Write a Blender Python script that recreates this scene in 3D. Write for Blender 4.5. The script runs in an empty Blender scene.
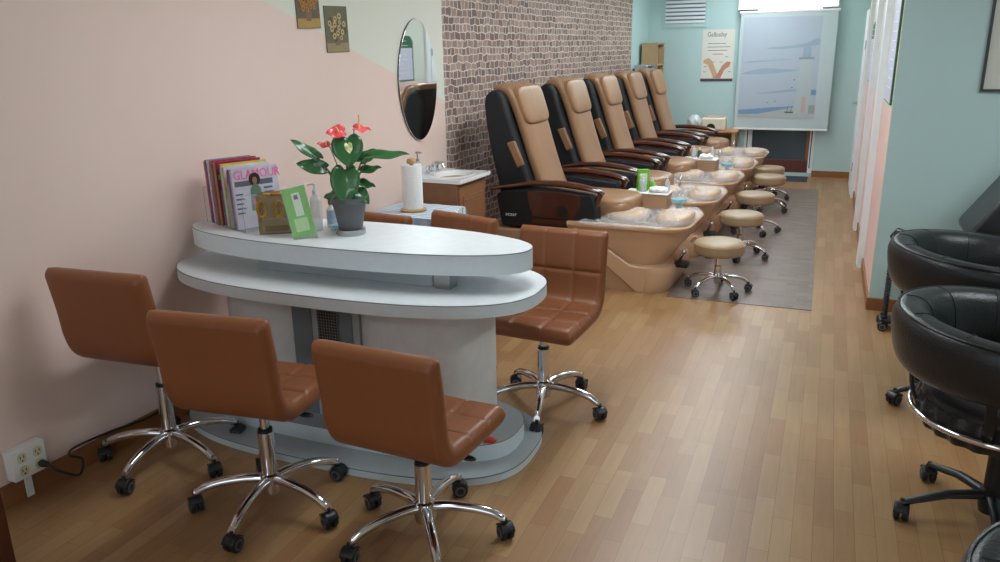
import bpy, math, random
from mathutils import Vector, Matrix, noise
random.seed(7)
PI = math.pi
col = bpy.context.scene.collection
sc = bpy.context.scene

# ------------------------------------------------------------------ materials
def S(r, g, b):                       # sRGB 0-255 -> linear
    f = lambda c: (c/255/12.92) if c/255 <= .04045 else ((c/255+.055)/1.055)**2.4
    return (f(r), f(g), f(b), 1)
MATS = {}
def mat(name, rgb, rough=.5, metal=0, coat=0, alpha=1, emit=0, noise_amt=0, noise_scale=8, bump=0, bump_scale=60, trans=0, ior=1.45, rgb2=None):
    if name in MATS: return MATS[name]
    m = bpy.data.materials.new(name); m.use_nodes = True
    nt = m.node_tree; b = nt.nodes['Principled BSDF']
    c = S(*rgb)
    b.inputs['Base Color'].default_value = c
    b.inputs['Roughness'].default_value = rough
    b.inputs['Metallic'].default_value = metal
    b.inputs['Coat Weight'].default_value = coat
    b.inputs['Alpha'].default_value = alpha
    b.inputs['IOR'].default_value = ior
    b.inputs['Transmission Weight'].default_value = trans
    if emit:
        b.inputs['Emission Color'].default_value = c; b.inputs['Emission Strength'].default_value = emit
    tc = nt.nodes.new('ShaderNodeTexCoord')
    n = nt.nodes.new('ShaderNodeTexNoise'); n.inputs['Scale'].default_value = noise_scale; n.inputs['Detail'].default_value = 4
    nt.links.new(tc.outputs['Object'], n.inputs['Vector'])
    if noise_amt or rgb2:
        mx = nt.nodes.new('ShaderNodeMix'); mx.data_type = 'RGBA'
        mx.inputs[6].default_value = c
        mx.inputs[7].default_value = S(*rgb2) if rgb2 else tuple(max(0, v*(1-noise_amt)) for v in c[:3])+(1,)
        nt.links.new(n.outputs['Fac'], mx.inputs[0]); nt.links.new(mx.outputs[2], b.inputs['Base Color'])
    if bump:
        n2 = nt.nodes.new('ShaderNodeTexNoise'); n2.inputs['Scale'].default_value = bump_scale; n2.inputs['Detail'].default_value = 3
        nt.links.new(tc.outputs['Object'], n2.inputs['Vector'])
        bp = nt.nodes.new('ShaderNodeBump'); bp.inputs['Strength'].default_value = bump; bp.inputs['Distance'].default_value = .01
        nt.links.new(n2.outputs['Fac'], bp.inputs['Height']); nt.links.new(bp.outputs['Normal'], b.inputs['Normal'])
    MATS[name] = m
    return m

chrome = mat('chrome', (225, 225, 228), .08, 1)
steel = mat('brushed_steel', (170, 170, 172), .3, 1)
blackplastic = mat('black_plastic', (30, 30, 32), .4)
greyrubber = mat('grey_rubber', (92, 94, 98), .6)
cognac = mat('cognac_leatherette', (134, 80, 48), .38, bump=.12, bump_scale=180, noise_amt=.10, noise_scale=5)
tan = mat('tan_leather', (160, 120, 86), .34, bump=.3, bump_scale=10, noise_amt=.30, noise_scale=4)
tanpad = mat('tan_vinyl', (186, 152, 116), .4, noise_amt=.1)
stoolvinyl = mat('stool_vinyl', (162, 138, 108), .42, noise_amt=.1)
blackleather = mat('black_leather', (34, 36, 38), .33, bump=.2, bump_scale=120)
blackshell = mat('black_shell_fabric', (26, 27, 30), .6, bump=.15, bump_scale=200)
cherry = mat('cherry_wood_lacquer', (84, 42, 28), .22, coat=.6, noise_amt=.35, noise_scale=14)
beige = mat('beige_fibreglass', (202, 164, 130), .35, coat=.3, noise_amt=.05)
beige2 = mat('beige_plinth', (176, 138, 106), .5, noise_amt=.08)
laminate = mat('white_grey_laminate', (226, 230, 232), .34, noise_amt=.16, noise_scale=22)
lamedge = mat('laminate_edge', (222, 236, 242), .5, noise_amt=.1, noise_scale=30)
seamdark = mat('laminate_seam', (70, 72, 76), .7)
greypanel = mat('grey_cabinet_panel', (176, 184, 188), .5, noise_amt=.08)
whitepaint = mat('white_paint', (232, 236, 238), .45, noise_amt=.03)
whiteplastic = mat('white_plastic', (232, 232, 230), .4)
ivory = mat('ivory_plastic', (214, 204, 170), .45)
paper = mat('white_paper', (238, 238, 236), .85, bump=.2, bump_scale=90)
towelpaper = mat('paper_towel', (240, 240, 240), .95, bump=.4, bump_scale=70)
lightwood = mat('light_wood', (196, 156, 110), .55, noise_amt=.2, noise_scale=20)
shelfwood = mat('shelf_wood', (186, 158, 118), .55, noise_amt=.15, noise_scale=16)
vanitywood = mat('vanity_oak', (150, 104, 72), .45, noise_amt=.3, noise_scale=18)
porcelain = mat('cultured_marble', (238, 238, 236), .2, coat=.5)
potgrey = mat('dark_grey_pot', (92, 94, 96), .5)
leafm = mat('anthurium_leaf', (38, 84, 46), .28, coat=.4, rgb2=(58, 112, 60), noise_scale=10)
stemm = mat('plant_stem', (82, 100, 50), .5)
redspathe = mat('red_spathe', (226, 78, 84), .3, coat=.5)
spadixm = mat('spadix', (236, 200, 130), .5)
acrylic = mat('clear_acrylic', (225, 232, 235), .06, alpha=.09)
acrylic_edge = mat('acrylic_edge', (170, 178, 182), .2, alpha=.55)
amber = mat('amber_acrylic', (150, 128, 84), .2, alpha=.45)
gold = mat('gold_metal', (200, 150, 60), .3, .8)
clearliquid = mat('clear_gel', (214, 224, 230), .08, alpha=.42)
plastic = mat('plastic_wrap', (244, 244, 246), .12, alpha=.27, bump=.9, bump_scale=40)
aqua = mat('aqua_plastic', (160, 208, 214), .2, alpha=.6)
green = mat('green_card', (116, 188, 60), .5, noise_amt=.25, noise_scale=30)
darkgreen = mat('dark_green', (38, 92, 62), .5)
dkframe = mat('dark_frame', (52, 54, 56), .5)
cream = mat('cream_print', (206, 204, 188), .7)
darkglass = mat('dark_window_glass', (70, 84, 92), .25, coat=.3)
redbrown = mat('red_brown_sill', (96, 52, 44), .5)
navy = mat('navy_rug', (60, 66, 84), .95, noise_amt=.2)
basewood = mat('baseboard_wood', (150, 98, 58), .45, noise_amt=.3, noise_scale=12)
black = mat('black_gap', (16, 16, 16), .8)
purple = mat('lilac_sheet', (204, 204, 222), .6)
greytext = mat('grey_ink', (92, 98, 104), .8)
mirrorm = mat('mirror_silver', (235, 238, 238), .02, 1)
stripe = None

def nodes_mat(name, fn):
    m = bpy.data.materials.new(name); m.use_nodes = True
    fn(m.node_tree, m.node_tree.nodes['Principled BSDF']); return m
def N(nt, t, **kw):
    n = nt.nodes.new(t)
    for k, v in kw.items(): setattr(n, k, v)
    return n
def mixc(nt, fac, a, b, blend='MIX'):
    mx = N(nt, 'ShaderNodeMix', data_type='RGBA', blend_type=blend)
    for sock, v in ((0, fac), (6, a), (7, b)):
        if isinstance(v, (int, float, tuple)): mx.inputs[sock].default_value = v
        else: nt.links.new(v, mx.inputs[sock])
    return mx.outputs[2]
def mth(nt, op, a, b=None, c=None):
    n = N(nt, 'ShaderNodeMath', operation=op)
    for i, v in enumerate((a, b, c)):
        if v is None: continue
        if isinstance(v, (int, float)): n.inputs[i].default_value = v
        else: nt.links.new(v, n.inputs[i])
    return n.outputs[0]

def floor_fn(nt, b):
    L = nt.links
    tc = N(nt, 'ShaderNodeTexCoord'); sp = N(nt, 'ShaderNodeSeparateXYZ'); L.new(tc.outputs['Object'], sp.inputs[0])
    cb = N(nt, 'ShaderNodeCombineXYZ'); L.new(sp.outputs['Y'], cb.inputs[0]); L.new(sp.outputs['X'], cb.inputs[1])
    br = N(nt, 'ShaderNodeTexBrick'); L.new(cb.outputs[0], br.inputs['Vector'])
    br.offset = .37; br.offset_frequency = 2
    br.inputs['Color1'].default_value = S(144, 104, 66); br.inputs['Color2'].default_value = S(162, 128, 88)
    br.inputs['Mortar'].default_value = S(124, 92, 64)
    br.inputs['Scale'].default_value = 1; br.inputs['Brick Width'].default_value = .37; br.inputs['Row Height'].default_value = .072
    br.inputs['Mortar Size'].default_value = .0011; br.inputs['Mortar Smooth'].default_value = .3; br.inputs['Bias'].default_value = .1
    br2 = N(nt, 'ShaderNodeTexBrick'); L.new(cb.outputs[0], br2.inputs['Vector']); br2.offset = .37; br2.offset_frequency = 2
    br2.inputs['Color1'].default_value = (1, 1, 1, 1); br2.inputs['Color2'].default_value = (.90, .84, .79, 1); br2.inputs['Mortar'].default_value = (.9, .9, .9, 1)
    br2.inputs['Scale'].default_value = 1; br2.inputs['Brick Width'].default_value = 1.11; br2.inputs['Row Height'].default_value = .216
    br2.inputs['Mortar Size'].default_value = .001
    mp = N(nt, 'ShaderNodeMapping'); mp.inputs['Scale'].default_value = (45, 3.5, 1); L.new(tc.outputs['Object'], mp.inputs[0])
    no = N(nt, 'ShaderNodeTexNoise'); no.inputs['Scale'].default_value = 1; no.inputs['Detail'].default_value = 5; no.inputs['Distortion'].default_value = .6
    L.new(mp.outputs[0], no.inputs['Vector'])
    g = mth(nt, 'MULTIPLY_ADD', no.outputs['Fac'], .5, .75)
    cg = N(nt, 'ShaderNodeCombineColor'); [L.new(g, cg.inputs[i]) for i in range(3)]
    c1 = mixc(nt, 1.0, br.outputs['Color'], br2.outputs['Color'], 'MULTIPLY')
    c2 = mixc(nt, .7, c1, cg.outputs[0], 'MULTIPLY')
    L.new(c2, b.inputs['Base Color'])
    b.inputs['Roughness'].default_value = .36
    b.inputs['Specular IOR Level'].default_value = .55
floorm = nodes_mat('laminate_floor', floor_fn)

def leftwall_fn(nt, b):
    L = nt.links
    tc = N(nt, 'ShaderNodeTexCoord'); sp = N(nt, 'ShaderNodeSeparateXYZ'); L.new(tc.outputs['Object'], sp.inputs[0])
    line = mth(nt, 'ADD', sp.outputs['Z'], mth(nt, 'MULTIPLY', sp.outputs['Y'], .333))     # z + .333 y > 3.22
    f = mth(nt, 'SMOOTH_MIN', mth(nt, 'MAXIMUM', mth(nt, 'MULTIPLY', mth(nt, 'SUBTRACT', line, 3.219), 150), 0), 1, .1)
    no = N(nt, 'ShaderNodeTexNoise'); no.inputs['Scale'].default_value = 1.5; L.new(tc.outputs['Object'], no.inputs['Vector'])
    c = mixc(nt, f, S(232, 206, 194), S(222, 222, 208))
    c = mixc(nt, mth(nt, 'MULTIPLY', no.outputs['Fac'], .10), c, S(170, 150, 140))
    L.new(c, b.inputs['Base Color']); b.inputs['Roughness'].default_value = .55
    n2 = N(nt, 'ShaderNodeTexNoise'); n2.inputs['Scale'].default_value = 140; L.new(tc.outputs['Object'], n2.inputs['Vector'])
    bp = N(nt, 'ShaderNodeBump'); bp.inputs['Strength'].default_value = .08; L.new(n2.outputs['Fac'], bp.inputs['Height']); L.new(bp.outputs[0], b.inputs['Normal'])
leftwallm = nodes_mat('pink_and_cream_paint', leftwall_fn)

def brick_fn(nt, b):
    L = nt.links
    tc = N(nt, 'ShaderNodeTexCoord'); sp = N(nt, 'ShaderNodeSeparateXYZ'); L.new(tc.outputs['Object'], sp.inputs[0])
    nd = N(nt, 'ShaderNodeTexNoise'); nd.inputs['Scale'].default_value = 11; nd.inputs['Detail'].default_value = 2; L.new(tc.outputs['Object'], nd.inputs['Vector'])
    sn = N(nt, 'ShaderNodeSeparateColor'); L.new(nd.outputs['Color'], sn.inputs[0])
    u = mth(nt, 'ADD', sp.outputs['Y'], mth(nt, 'MULTIPLY', sn.outputs[0], .05))
    v = mth(nt, 'ADD', sp.outputs['Z'], mth(nt, 'MULTIPLY', sn.outputs[1], .055))
    cb = N(nt, 'ShaderNodeCombineXYZ'); L.new(u, cb.inputs[0]); L.new(v, cb.inputs[1])
    br = N(nt, 'ShaderNodeTexBrick'); L.new(cb.outputs[0], br.inputs['Vector']); br.offset = .43; br.squash = .7; br.squash_frequency = 3
    br.inputs['Color1'].default_value = S(118, 90, 80); br.inputs['Color2'].default_value = S(190, 156, 136)
    br.inputs['Mortar'].default_value = S(226, 220, 212); br.inputs['Scale'].default_value = 1
    br.inputs['Brick Width'].default_value = .088; br.inputs['Row Height'].default_value = .058
    br.inputs['Mortar Size'].default_value = .0054; br.inputs['Mortar Smooth'].default_value = .4; br.inputs['Bias'].default_value = -.1
    n3 = N(nt, 'ShaderNodeTexNoise'); n3.inputs['Scale'].default_value = 30; n3.inputs['Detail'].default_value = 4; L.new(tc.outputs['Object'], n3.inputs['Vector'])
    c = mixc(nt, mth(nt, 'MULTIPLY', n3.outputs['Fac'], .4), br.outputs['Color'], S(112, 92, 88))
    L.new(c, b.inputs['Base Color']); b.inputs['Roughness'].default_value = .6
brickm = nodes_mat('stone_brick_wallpaper', brick_fn)
mint = mat('mint_paint', (184, 213, 213), .6, noise_amt=.04, noise_scale=2)
sage = mat('sage_green_paint', (176, 202, 200), .6, noise_amt=.04, noise_scale=2)
ceilm = mat('ceiling_white', (226, 226, 222), .9)

def rightwall_fn(nt, b):
    L = nt.links
    tc = N(nt, 'ShaderNodeTexCoord'); sp = N(nt, 'ShaderNodeSeparateXYZ'); L.new(tc.outputs['Object'], sp.inputs[0])
    f = mth(nt, 'GREATER_THAN', sp.outputs['Z'], 1.33)
    L.new(mixc(nt, f, S(232, 196, 186), S(212, 216, 204)), b.inputs['Base Color']); b.inputs['Roughness'].default_value = .55
rightwallm = nodes_mat('pink_below_mint_above', rightwall_fn)

def mat_fn(nt, b):
    L = nt.links
    tc = N(nt, 'ShaderNodeTexCoord')
    br = N(nt, 'ShaderNodeTexBrick'); L.new(tc.outputs['Object'], br.inputs['Vector']); br.offset = .5
    br.inputs['Color1'].default_value = S(96, 78, 68); br.inputs['Color2'].default_value = S(128, 108, 96); br.inputs['Mortar'].default_value = S(128, 98, 82)
    br.inputs['Scale'].default_value = 1; br.inputs['Brick Width'].default_value = .16; br.inputs['Row Height'].default_value = .08; br.inputs['Mortar Size'].default_value = .004
    n = N(nt, 'ShaderNodeTexNoise'); n.inputs['Scale'].default_value = 3; L.new(tc.outputs['Object'], n.inputs['Vector'])
    L.new(mixc(nt, mth(nt, 'MULTIPLY', n.outputs['Fac'], .7), br.outputs['Color'], S(118, 108, 102)), b.inputs['Base Color'])
    b.inputs['Roughness'].default_value = .42
matm = nodes_mat('vinyl_mat', mat_fn)

def stripe_fn(nt, b):
    L = nt.links
    tc = N(nt, 'ShaderNodeTexCoord'); w = N(nt, 'ShaderNodeTexWave'); w.inputs['Scale'].default_value = 7.5; w.bands_direction = 'Y'; w.inputs['Distortion'].default_value = .3
    L.new(tc.outputs['Object'], w.inputs['Vector'])
    L.new(mixc(nt, w.outputs['Fac'], S(228, 232, 234), S(138, 164, 190)), b.inputs['Base Color']); b.inputs['Roughness'].default_value = .9
stripem = nodes_mat('blue_striped_towel', stripe_fn)

def mesh_grille_fn(nt, b):
    L = nt.links
    tc = N(nt, 'ShaderNodeTexCoord'); br = N(nt, 'ShaderNodeTexBrick'); mp = N(nt, 'ShaderNodeMapping'); mp.inputs['Rotation'].default_value = (PI/2, 0, 0)
    L.new(tc.outputs['Object'], mp.inputs[0]); L.new(mp.outputs[0], br.inputs['Vector']); br.offset = 0
    br.inputs['Color1'].default_value = S(22, 22, 24); br.inputs['Color2'].default_value = S(30, 30, 32); br.inputs['Mortar'].default_value = S(120, 122, 124)
    br.inputs['Scale'].default_value = 1; br.inputs['Brick Width'].default_value = .014; br.inputs['Row Height'].default_value = .014; br.inputs['Mortar Size'].default_value = .0014
    L.new(br.outputs['Color'], b.inputs['Base Color'])
grillem = nodes_mat('grille_mesh', mesh_grille_fn)

def emis(name, rgb, s):
    m = bpy.data.materials.new(name); m.use_nodes = True; nt = m.node_tree; nt.nodes.clear()
    e = N(nt, 'ShaderNodeEmission'); o = N(nt, 'ShaderNodeOutputMaterial'); e.inputs[0].default_value = S(*rgb); e.inputs[1].default_value = s
    nt.links.new(e.outputs[0], o.inputs[0]); return m

# ------------------------------------------------------------------ mesh builder
class MB:
    def __init__(s): s.v = []; s.f = []
    def add(s, vs, fs):
        k = len(s.v); s.v += [tuple(p) for p in vs]; s.f += [tuple(i+k for i in f) for f in fs]; return s
    def box(s, x0, x1, y0, y1, z0, z1, M=None):
        vs = [(x, y, z) for z in (z0, z1) for y in (y0, y1) for x in (x0, x1)]
        if M: vs = [M @ Vector(p) for p in vs]
        return s.add(vs, [(0, 2, 3, 1), (4, 5, 7, 6), (0, 1, 5, 4), (2, 6, 7, 3), (0, 4, 6, 2), (1, 3, 7, 5)])
    def extr(s, pts, fn, a, b):              # 2-D outline, fn(p, t) -> 3-D
        n = len(pts); vs = [fn(p, a) for p in pts]+[fn(p, b) for p in pts]
        fs = [tuple(range(n))[::-1], tuple(range(n, 2*n))]+[(i, (i+1) % n, (i+1) % n+n, i+n) for i in range(n)]
        return s.add(vs, fs)
    def slab(s, pts, z0, z1): return s.extr(pts, lambda p, t: (p[0], p[1], t), z0, z1)
    def prism_y(s, pts, y0, y1): return s.extr(pts, lambda p, t: (p[0], t, p[1]), y0, y1)
    def prism_x(s, pts, x0, x1): return s.extr(pts, lambda p, t: (t, p[0], p[1]), x0, x1)
    def rings(s, rs, cap=True, closed=True):
        n = len(rs[0]); vs = [p for r in rs for p in r]; fs = []
        for j in range(len(rs)-1):
            for i in range(n if closed else n-1):
                a = j*n+i; b = j*n+(i+1) % n; fs.append((a, b, b+n, a+n))
        if cap: fs += [tuple(range(n))[::-1], tuple(range((len(rs)-1)*n, len(rs)*n))]
        return s.add(vs, fs)
    def lathe(s, prof, n=28, c=(0, 0, 0), M=None, cap=True):
        rs = []
        for r, z in prof:
            ring = [Vector((c[0]+r*math.cos(2*PI*i/n), c[1]+r*math.sin(2*PI*i/n), c[2]+z)) for i in range(n)]
            if M: ring = [M @ p for p in ring]
            rs.append(ring)
        return s.rings(rs, cap)
    def tube(s, path, r, n=10, closed=False, flat=1):
        P = [Vector(p) for p in path]; m = len(P); rs = []
        up = None
        for i in range(m):
            if closed: t = P[(i+1) % m]-P[i-1]
            else: t = P[min(i+1, m-1)]-P[max(i-1, 0)]
            t.normalize()
            if up is None:
                up = Vector((0, 0, 1)) if abs(t.z) < .9 else Vector((1, 0, 0))
            a = t.cross(up).normalized(); b = a.cross(t).normalized(); up = b
            rr = r[i] if isinstance(r, (list, tuple)) else r
            rs.append([P[i]+a*rr*math.cos(2*PI*k/n)+b*rr*flat*math.sin(2*PI*k/n) for k in range(n)])
        if closed: rs.append(rs[0]); return s.rings(rs, False)
        return s.rings(rs)
    def ell(s, c, r, n=20, m=12, M=None, e=1.0):
        rs = []
        pw = lambda v: math.copysign(abs(v)**e, v)
        for j in range(m+1):
            ph = -PI/2+PI*j/m; cr = max(pw(math.cos(ph)), .001)
            ring = [Vector((c[0]+r[0]*cr*pw(math.cos(2*PI*i/n)), c[1]+r[1]*cr*pw(math.sin(2*PI*i/n)), c[2]+r[2]*pw(math.sin(ph)))) for i in range(n)]
            if M: ring = [M @ p for p in ring]
            rs.append(ring)
        return s.rings(rs)
    def grid(s, nu, nv, fn):
        vs = [fn(i/nu, j/nv) for j in range(nv+1) for i in range(nu+1)]
        return s.add(vs, [(j*(nu+1)+i, j*(nu+1)+i+1, (j+1)*(nu+1)+i+1, (j+1)*(nu+1)+i) for j in range(nv) for i in range(nu)])
    def build(s, name, m, parent=None, bevel=0, seg=2, sub=0, loc=(0, 0, 0), rot=(0, 0, 0), solid=0, smooth=True, angle=38):
        me = bpy.data.meshes.new(name); me.from_pydata([tuple(p) for p in s.v], [], s.f); me.validate(); me.update()
        import bmesh
        bm = bmesh.new(); bm.from_mesh(me); bmesh.ops.recalc_face_normals(bm, faces=bm.faces); bm.to_mesh(me); bm.free()
        if smooth:
            me.shade_smooth(); me.set_sharp_from_angle(angle=math.radians(angle if not (bevel or sub) else 75))
        me.materials.append(m)
        o = bpy.data.objects.new(name, me); col.objects.link(o)
        o.location = loc; o.rotation_euler = rot
        if parent: o.parent = parent
        if solid: md = o.modifiers.new('s', 'SOLIDIFY'); md.thickness = solid; md.offset = 0
        if bevel: md = o.modifiers.new('b', 'BEVEL'); md.width = bevel; md.segments = seg; md.limit_method = 'ANGLE'; md.angle_limit = .6
        if sub: md = o.modifiers.new('u', 'SUBSURF'); md.levels = sub; md.render_levels = sub
        return o

def tag(o, label=None, cat=None, group=None, kind=None):
    if label: o['label'] = label
    if cat: o['category'] = cat
    if group: o['group'] = group
    if kind: o['kind'] = kind
    return o
def thing(name, label, cat, loc=(0, 0, 0), rz=0, group=None):
    o = bpy.data.objects.new(name, None); o.empty_display_size = .1; col.objects.link(o)
    o.location = loc; o.rotation_euler = (0, 0, rz)
    return tag(o, label, cat, group)
def copy_tree(o, parent=None):
    c = o.copy(); col.objects.link(c)
    if parent: c.parent = parent
    for ch in list(o.children): copy_tree(ch, c)
    return c
def sup(a, b, n, c=(0, 0), k=64):            # superellipse outline
    out = []
    for i in range(k):
        t = 2*PI*i/k; ct, st = math.cos(t), math.sin(t)
        out.append((c[0]+a*math.copysign(abs(ct)**(2/n), ct), c[1]+b*math.copysign(abs(st)**(2/n), st)))
    return out
def text_mesh(txt, size, name, m, parent, loc, rot, ext=.0006, xs=1):
    cu = bpy.data.curves.new('t', 'FONT'); cu.body = txt; cu.size = size; cu.extrude = ext; cu.resolution_u = 2
    t = bpy.data.objects.new('t', cu); col.objects.link(t); bpy.context.view_layer.update()
    me = bpy.data.meshes.new_from_object(t); bpy.data.objects.remove(t)
    me.materials.clear(); me.materials.append(m)
    o = bpy.data.objects.new(name, me); col.objects.link(o); o.location = loc; o.rotation_euler = rot; o.scale = (xs, 1, 1)
    if parent: o.parent = parent
    return o

# ------------------------------------------------------------------ frame of the left wall (turned 2.9 degrees)
TH = math.atan(.0505)
def W(u, v, z=0): return (u*math.cos(TH)+v*math.sin(TH), 1.9-u*math.sin(TH)+v*math.cos(TH), z)
def wx(y): return .0505*(y-1.9)

# ------------------------------------------------------------------ setting
YB = 11.51; XR = 3.31; YC = 5.64; CZ = 2.75; YF = -3.2; XO = 6.4
def st(name, mb, m, **k): return tag(mb.build(name, m, smooth=False, **k), kind='structure')
st('floor', MB().box(-.45, XO+.1, YF-.1, YB+.15, -.06, 0), floorm)
st('ceiling', MB().box(-.45, XO+.1, YF-.1, YB+.15, CZ, CZ+.06), ceilm)
def wseg(y0, y1, t0=.0, th=.12):
    return MB().slab([(wx(y0), y0), (wx(y0)-th, y0), (wx(y1)-th, y1), (wx(y1), y1)], 0, CZ)
st('wall_left', wseg(YF, 5.548), leftwallm)
st('wall_left', wseg(5.548, 10.65), brickm)
st('wall_left', wseg(10.65, YB+.1), mint)
st('wall_back', MB().box(.3, 1.885, YB, YB+.12, 0, CZ).box(2.80, 3.42, YB, YB+.12, 0, CZ).box(1.885, 2.80, YB, YB+.12, 2.62, CZ).box(1.885, 2.80, YB, YB+.12, 0, .05), mint)
st('wall_right', MB().box(XR, XR+.11, YC+.02, YB, 0, CZ), rightwallm)
st('wall_partition', MB().box(XR+.0, XO, YC-.0, YC+.02, 0, CZ).box(XR+.11, XO, YC+.02, YC+.12, 0, CZ), sage)
st('trim_1', MB().box(XR-.004, XR, YC, YC+.03, .08, CZ), cream)
st('wall_outer', MB().box(XO, XO+.12, YF, YC+.1, 0, CZ), sage)
st('wall_front', MB().box(-.4, XO, YF-.12, YF, 0, .5).box(-.4, XO, YF-.12, YF, 2.35, CZ).box(-.4, .3, YF-.12, YF, .5, 2.35).box(5.9, XO, YF-.12, YF, .5, 2.35), cream)
st('window_2', MB().box(.3, .36, YF-.1, YF-.04, .5, 2.35).box(3.0, 3.06, YF-.1, YF-.04, .5, 2.35).box(5.84, 5.9, YF-.1, YF-.04, .5, 2.35).box(.3, 5.9, YF-.1, YF-.04, .5, .56).box(.3, 5.9, YF-.1, YF-.04, 2.29, 2.35), whitepaint)
def bb(y0, y1): return MB().slab([(wx(y0), y0), (wx(y0)+.014, y0), (wx(y1)+.014, y1), (wx(y1), y1)], 0, .095)
st('baseboard_left', bb(YF, 5.5), basewood)
st('baseboard_back', MB().box(2.80, XR, YB-.014, YB, 0, .085).box(.5, 1.885, YB-.014, YB, 0, .085), basewood)
st('baseboard_right', MB().box(XR-.014, XR, YC, 6.74, 0, .085).box(XR-.014, XR, 6.94, 8.16, 0, .085).box(XR-.014, XR, 8.34, 9.98, 0, .085), basewood)
st('baseboard_partition', MB().box(XR-.014, XO, YC-.014, YC, 0, .085), basewood)
# door casings and door on the right wall
st('trim_2', MB().box(XR-.045, XR, 6.74, 6.94, 0, CZ), whitepaint)
st('trim_3', MB().box(XR-.045, XR, 8.16, 8.34, 0, CZ), whitepaint)
st('trim_4', MB().box(XR-.04, XR, 9.98, 10.08, 0, CZ), whitepaint)
d = st('door_1', MB().box(XR-.05, XR-.001, 10.08, 10.96, .02, 2.12), whitepaint)
h = MB().lathe([(.026, 0), (.026, .008), (.01, .012), (.01, .05)], 16, M=Matrix.Translation((XR-.05, 10.86, 1.04)) @ Matrix.Rotation(-PI/2, 4, 'Y'))
h.tube([(XR-.095, 10.86, 1.04), (XR-.1, 10.80, 1.04), (XR-.09, 10.74, 1.037)], .009)
h.build('door_handle', steel, d)
for z in (.35, 1.73): MB().box(XR-.058, XR-.05, 10.085, 10.11, z-.05, z+.05).build('hinge', steel, d)

# window on the back wall: jambs, dark lower glass, brown sill, bright transom
w = st('window_1', MB().box(1.885, 1.95, YB-.02, YB+.1, .05, 2.62).box(2.74, 2.80, YB-.02, YB+.1, .05, 2.62).box(1.95, 2.74, YB+.02, YB+.1, 2.14, 2.17), whitepaint)
MB().box(1.95, 2.74, YB+.05, YB+.06, .22, 2.14).build('glass', darkglass, w)
MB().box(1.95, 2.74, YB+.0, YB+.1, .05, .22).build('sill', redbrown, w, bevel=.005)
MB().box(1.95, 1.985, YB+.0, YB+.05, .22, 2.14).build('inner_jamb', whitepaint, w)
MB().box(2.70, 2.74, YB+.0, YB+.05, .22, 2.14).build('inner_jamb', basewood, w)
MB().tube([(1.925, YB-.03, 2.1), (1.927, YB-.03, .7), (1.925, YB-.03, .25)], .006).tube([(2.762, YB-.03, 2.1), (2.765, YB-.03, .7), (2.76, YB-.03, .12)], .006).build('cord', black, w)
MB().box(1.95, 2.74, YB+.04, YB+.05, 2.17, 2.62).build('transom_pane', emis('transom_daylight', (225, 255, 252), 4.0), w)

# fluorescent valance over the window
v = thing('wall_light', 'glowing white fluorescent light box above the roller shade on the back wall', 'light', (2.32, YB, 0))
MB().box(-.62, .62, -.15, -.002, 2.20, 2.215).box(-.62, -.605, -.11, -.002, 2.215, 2.42).box(.605, .62, -.11, -.002, 2.215, 2.42).build('housing', whitepaint, v)
MB().box(-.6, .6, -.10, -.01, 2.218, 2.40).build('diffuser', emis('tube_light', (236, 255, 253), 6.0), v, bevel=.02)

# roller shade with printed seascape
rs = thing('roller_shade', 'pale roller shade printed with a lighthouse by the sea over the back window', 'window shade', (2.345, YB-.125, 0))
MB().tube([(-.62, 0, 2.165), (.62, 0, 2.165)], .02, 14).build('roller', whiteplastic, rs)
shade = mat('shade_cloth', (186, 200, 202), .8, noise_amt=.04, noise_scale=3)
MB().box(-.6, .6, -.012, -.009, .655, 2.165).build('cloth', shade, rs)
MB().box(-.605, .605, -.018, -.004, .635, .66).build('bottom_bar', whiteplastic, rs, bevel=.004)
def flat(pts, y, name, m, th=.0008): return MB().prism_y(pts, y-th, y).build(name, m, rs)
P1 = mat('print_sky', (168, 180, 194), .8, rgb2=(176, 188, 198), noise_scale=3)
P2 = mat('print_band', (156, 174, 190), .8, noise_amt=.1)
P3 = mat('print_sea', (126, 158, 192), .8, noise_amt=.2)
P4 = mat('print_sand', (178, 182, 182), .8, noise_amt=.05)
P5 = mat('print_lighthouse', (176, 188, 190), .8)
P6 = mat('print_brick', (190, 168, 162), .8)
flat([(-.56, .80), (.42, .80), (.42, 2.10), (-.56, 2.10)], -.0121, 'printed_sky', P1)
def band(x0, x1, z, h, name, m, y=-.0131, n=14, lean=.05):
    up = []; dn = []
    for i in range(n+1):
        t = i/n; x = x0+(x1-x0)*t; e = math.sin(PI*t)**.5
        up.append((x, z+lean*t+h*e*(.6+.4*math.sin(5*t+z*9)))); dn.append((x, z+lean*t-h*e*.5))
    flat(up+dn[::-1], y, name, m)
band(-.25, .42, 1.70, .05, 'printed_cloud', P2); band(-.55, .20, 1.38, .05, 'printed_cloud', P2); band(-.35, .30, 1.12, .03, 'printed_cloud', P2)
band(-.55, .1, 1.52, .02, 'printed_cloud', P2); band(.18, .42, 1.74, .06, 'printed_cloud', P2, y=-.0137)
flat([(-.56, .845), (-.2, .845), (.05, .9), (.2, .93), (.2, .96), (-.1, .94), (-.56, .90)], -.0142, 'printed_sea', P3)
flat([(-.56, .80), (.42, .80), (.42, .93), (.15, .94), (-.15, .88), (-.3, .85), (-.56, .84)], -.0148, 'printed_sand', P4)
flat([(.15, .86), (.37, .86), (.33, 1.56), (.20, 1.56)], -.0155, 'printed_lighthouse', P5)
flat([(.17, 1.56), (.36, 1.56), (.36, 1.585), (.17, 1.585)], -.016, 'printed_gallery', mat('print_grey', (142, 154, 164), .8))
flat([(.215, 1.59), (.315, 1.59), (.315, 1.70), (.265, 1.78), (.215, 1.70)], -.0155, 'printed_lantern', P2)
flat([(.245, .87), (.305, .87), (.295, 1.08), (.255, 1.08)], -.0162, 'printed_door', P6)
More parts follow.
